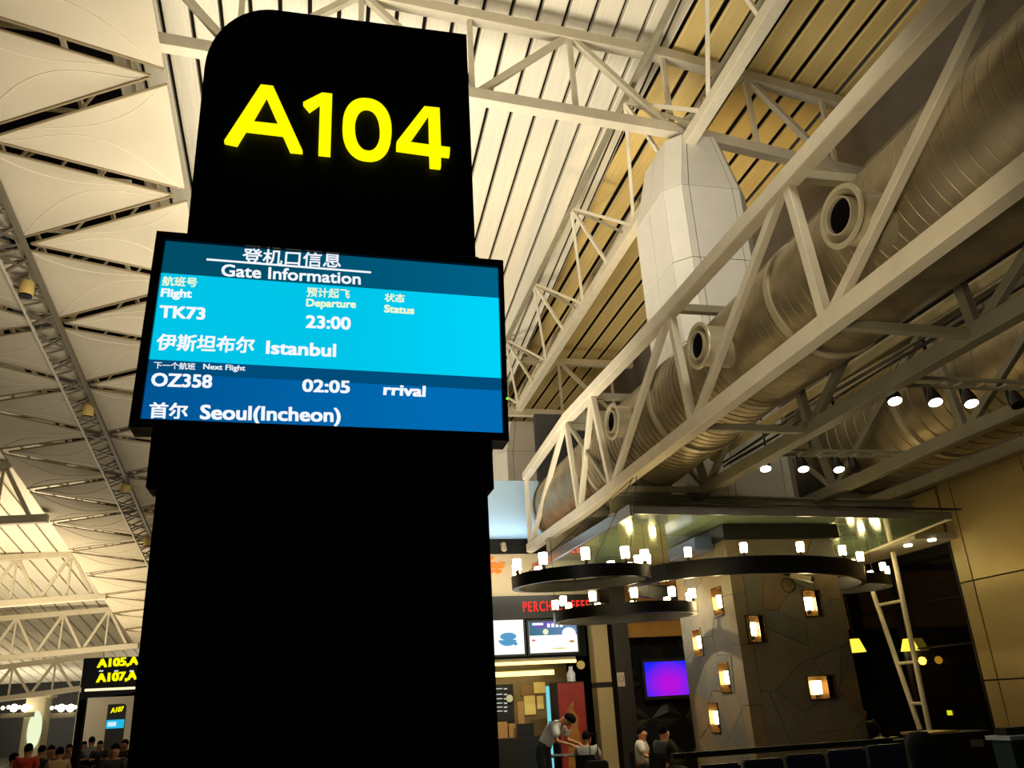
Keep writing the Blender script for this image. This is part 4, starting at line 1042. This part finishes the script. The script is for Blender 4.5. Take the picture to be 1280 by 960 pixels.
    for v in bm.verts:
        c = Vector((v.co.x*.100, v.co.y*.112, v.co.z*.120)); 
        v.co = mid + up_*.025 - fw_*.022 + (sd*c.x + fw_*c.y + up_*c.z)
    dele = [v for v in bm.verts if (v.co-mid).dot(fw_) > .045 and (v.co-mid).dot(up_) < .06 or (v.co-mid).dot(up_) < -.07]
    bmesh.ops.delete(bm, geom=dele, context='VERTS'); hair = bpy.data.meshes.new('hair'); bm.to_mesh(hair); bm.free()
    for p in hair.polygons: p.use_smooth = True
    return body, shirt, legs, hair
POSE = {k: build_pose(k) for k in ('stand', 'sit', 'bend')}
def ob(name, me, m, parent):
    if not me.materials: me.materials.append(m)
    o = link(name, me, None, parent); o.material_slots[0].link = 'OBJECT'; o.material_slots[0].material = m; return o
def person(label, pose, x, y, rz, shirt, trousers='15161a', group=None, z=0, scale=1):
    t = thing('person', label, 'person', (x, y, z), rz, group); t.scale = (scale,)*3
    b, s, l, h = POSE[pose]
    ob('body', b, skinm, t); ob('shirt', s, mat('cloth_'+shirt, shirt, .8), t); ob('trousers', l, mat('cloth_'+trousers, trousers, .8), t); ob('hair', h, hairm, t)
    return t
def seat(label, x, y, rz, group):
    t = thing('cafe_chair', label, 'chair', (x, y, 0), rz, group); t.scale = (.88, .88, .88)
    box('seat', (-.21, -.22, .36), (.21, .22, .41), dark, t, .01); box('backrest', (-.21, .20, .45), (.21, .24, .86), dark, t, .01)
    for sx in (-.18, .18):
        for sy in (-.19, .19): box('leg', (sx-.015, sy-.015, 0), (sx+.015, sy+.015, .36 if sy < 0 else .5), dark, t)
def g3(px, py, Y): return at(px, py, Y=Y)
q = g3(690, 930, 16.5); person('man in a white t-shirt bending over a table beside the red fridge', 'bend', q.x-.1, 16.5, math.radians(46), 'd3d6de', scale=.98)
q = g3(734, 940, 16.3); person('seated person in a grey t-shirt seen from behind, before the beige post', 'sit', q.x, 16.3, math.radians(150), '8f9088', scale=.86); seat('black cafe chair under the person in the grey t-shirt', q.x, 16.33, math.radians(150), 'cafe chairs')
q = g3(812, 940, 16.0); person('seated person in a pale shirt partly hidden by a dark-clothed neighbour', 'sit', q.x, 16.4, math.radians(60), 'b9b6a8', scale=.88); seat('black cafe chair under the person in the pale shirt', q.x, 16.43, math.radians(60), 'cafe chairs')
q = g3(833, 940, 15.2); person('dark-haired seated person in black, left of the stone pier foot', 'sit', q.x, 15.3, math.radians(110), '0e0e10', scale=.9); seat('black cafe chair under the person in black', q.x, 15.33, math.radians(110), 'cafe chairs')
q = g3(1098, 925, 15.0); person('seated diner in dark clothes facing the hall, right of the stone pier', 'sit', q.x, 15.4, math.radians(-20), '1c1a18'); seat('black cafe chair under the diner right of the pier', q.x, 15.43, math.radians(-20), 'cafe chairs')
def table(label, x, y, items=True):
    t = thing('cafe_table', label, 'table', (x, y, 0), 0, 'cafe tables')
    lathe('tabletop', [(0, .72), (.36, .72), (.37, .735), (.36, .75), (0, .75)], mat('table_dark', '2a1f15', .4), t, n=28)
    tube('stem', [(x, y, .02), (x, y, .72)], .035, black_m, t); lathe('foot', [(0, .03), (.22, .015), (.22, 0), (0, 0)], black_m, t, n=20)
q = g3(712, 945, 16.2); table('round cafe table between the bending man and the seated person in grey', q.x, 16.9)
q = g3(1112, 938, 14.6); table('round cafe table with small dishes, before the diner at right', q.x, 14.6)
for dx, dy, lab in ((-.2, 0, 'leftmost small pale dish on the table before the diner at right'), (-.05, .1, 'second small pale dish from the left on the diner table'), (.12, -.05, 'small pale dish nearest us on the diner table'), (.2, .1, 'rightmost small pale dish on the diner table')):
    o = lathe('dish', [(0, 0), (.05, 0), (.075, .03), (.07, .032), (0, .01)], mat('dish_white', 'a89a80', .4), None, (q.x+dx, 14.6+dy, .751), (0, 0, 1), 14); tag(o, lab, 'dish', 'dishes on the right cafe table')
# suitcase with raised handle
q = g3(745, 950, 15.6); t = thing('suitcase', 'black suitcase with raised handle behind the person in grey', 'suitcase', (q.x, 15.6, 0))
box('shell', (-.2, -.12, .05), (.2, .12, .68), black_m, t, .03)
for sx in (-.075, .075): box('handle_rod', (sx-.008, -.008+.08, .66), (sx+.008, .008+.08, 1.12), black_m, t)
box('grip', (-.09, .06, 1.11), (.09, .10, 1.14), black_m, t, .008)
for sx in (-.16, .16): lathe('wheel', [(0, -.02), (.04, -.02), (.04, .02), (0, .02)], black_m, t, (sx, .05, .04), (1, 0, 0), 12)
# crowd at lower left
cr = [(33, 955, 20, 'stand', 'b02a1e', 'standing person in a bright red shirt, back to us, at lower left', 180, .84), (14, 958, 22, 'sit', '8d9a86', 'seated person in a pale green top at the left picture edge', 120, .95),
      (50, 948, 27, 'sit', '9a7a22', 'person in a mustard yellow top right of the one in red', 160, 1), (62, 950, 26, 'sit', '1a1b20', 'person in dark clothes between the mustard top and tan jacket', 20, 1),
      (73, 952, 24, 'sit', 'a58a5c', 'seated person in a tan jacket left of the portal sign', 190, .98), (84, 950, 30, 'sit', '6a4a4a', 'person in a dull rose top just left of the portal sign leg', 30, .97),
      (102, 948, 34, 'sit', '2a2c30', 'dark figure seated inside the portal sign, leftmost', 60, .98), (112, 945, 34, 'sit', '7f8a86', 'taller person in a grey green shirt seen through the portal sign', 175, 1.08),
      (123, 950, 33, 'sit', '16171a', 'dark figure right of the taller person in grey green', 10, .98), (143, 950, 22, 'sit', '1d1a18', 'dark-clothed person facing us below the far gate pillar', 0, 1), (156, 946, 30, 'sit', '232428', 'person in charcoal beside the edge of the big pillar', -40, 1)]
for px, py, Y, pose, c, lab, rz, s_ in cr:
    q = g3(px, py, Y); person(lab, pose, q.x, Y, math.radians(rz), c, scale=s_, group='waiting passengers')
    if pose == 'sit': seat('dark lounge chair under the '+' '.join(lab.replace('seated ', '').split()[:9]), q.x, Y+.03, math.radians(rz), 'lounge chairs')
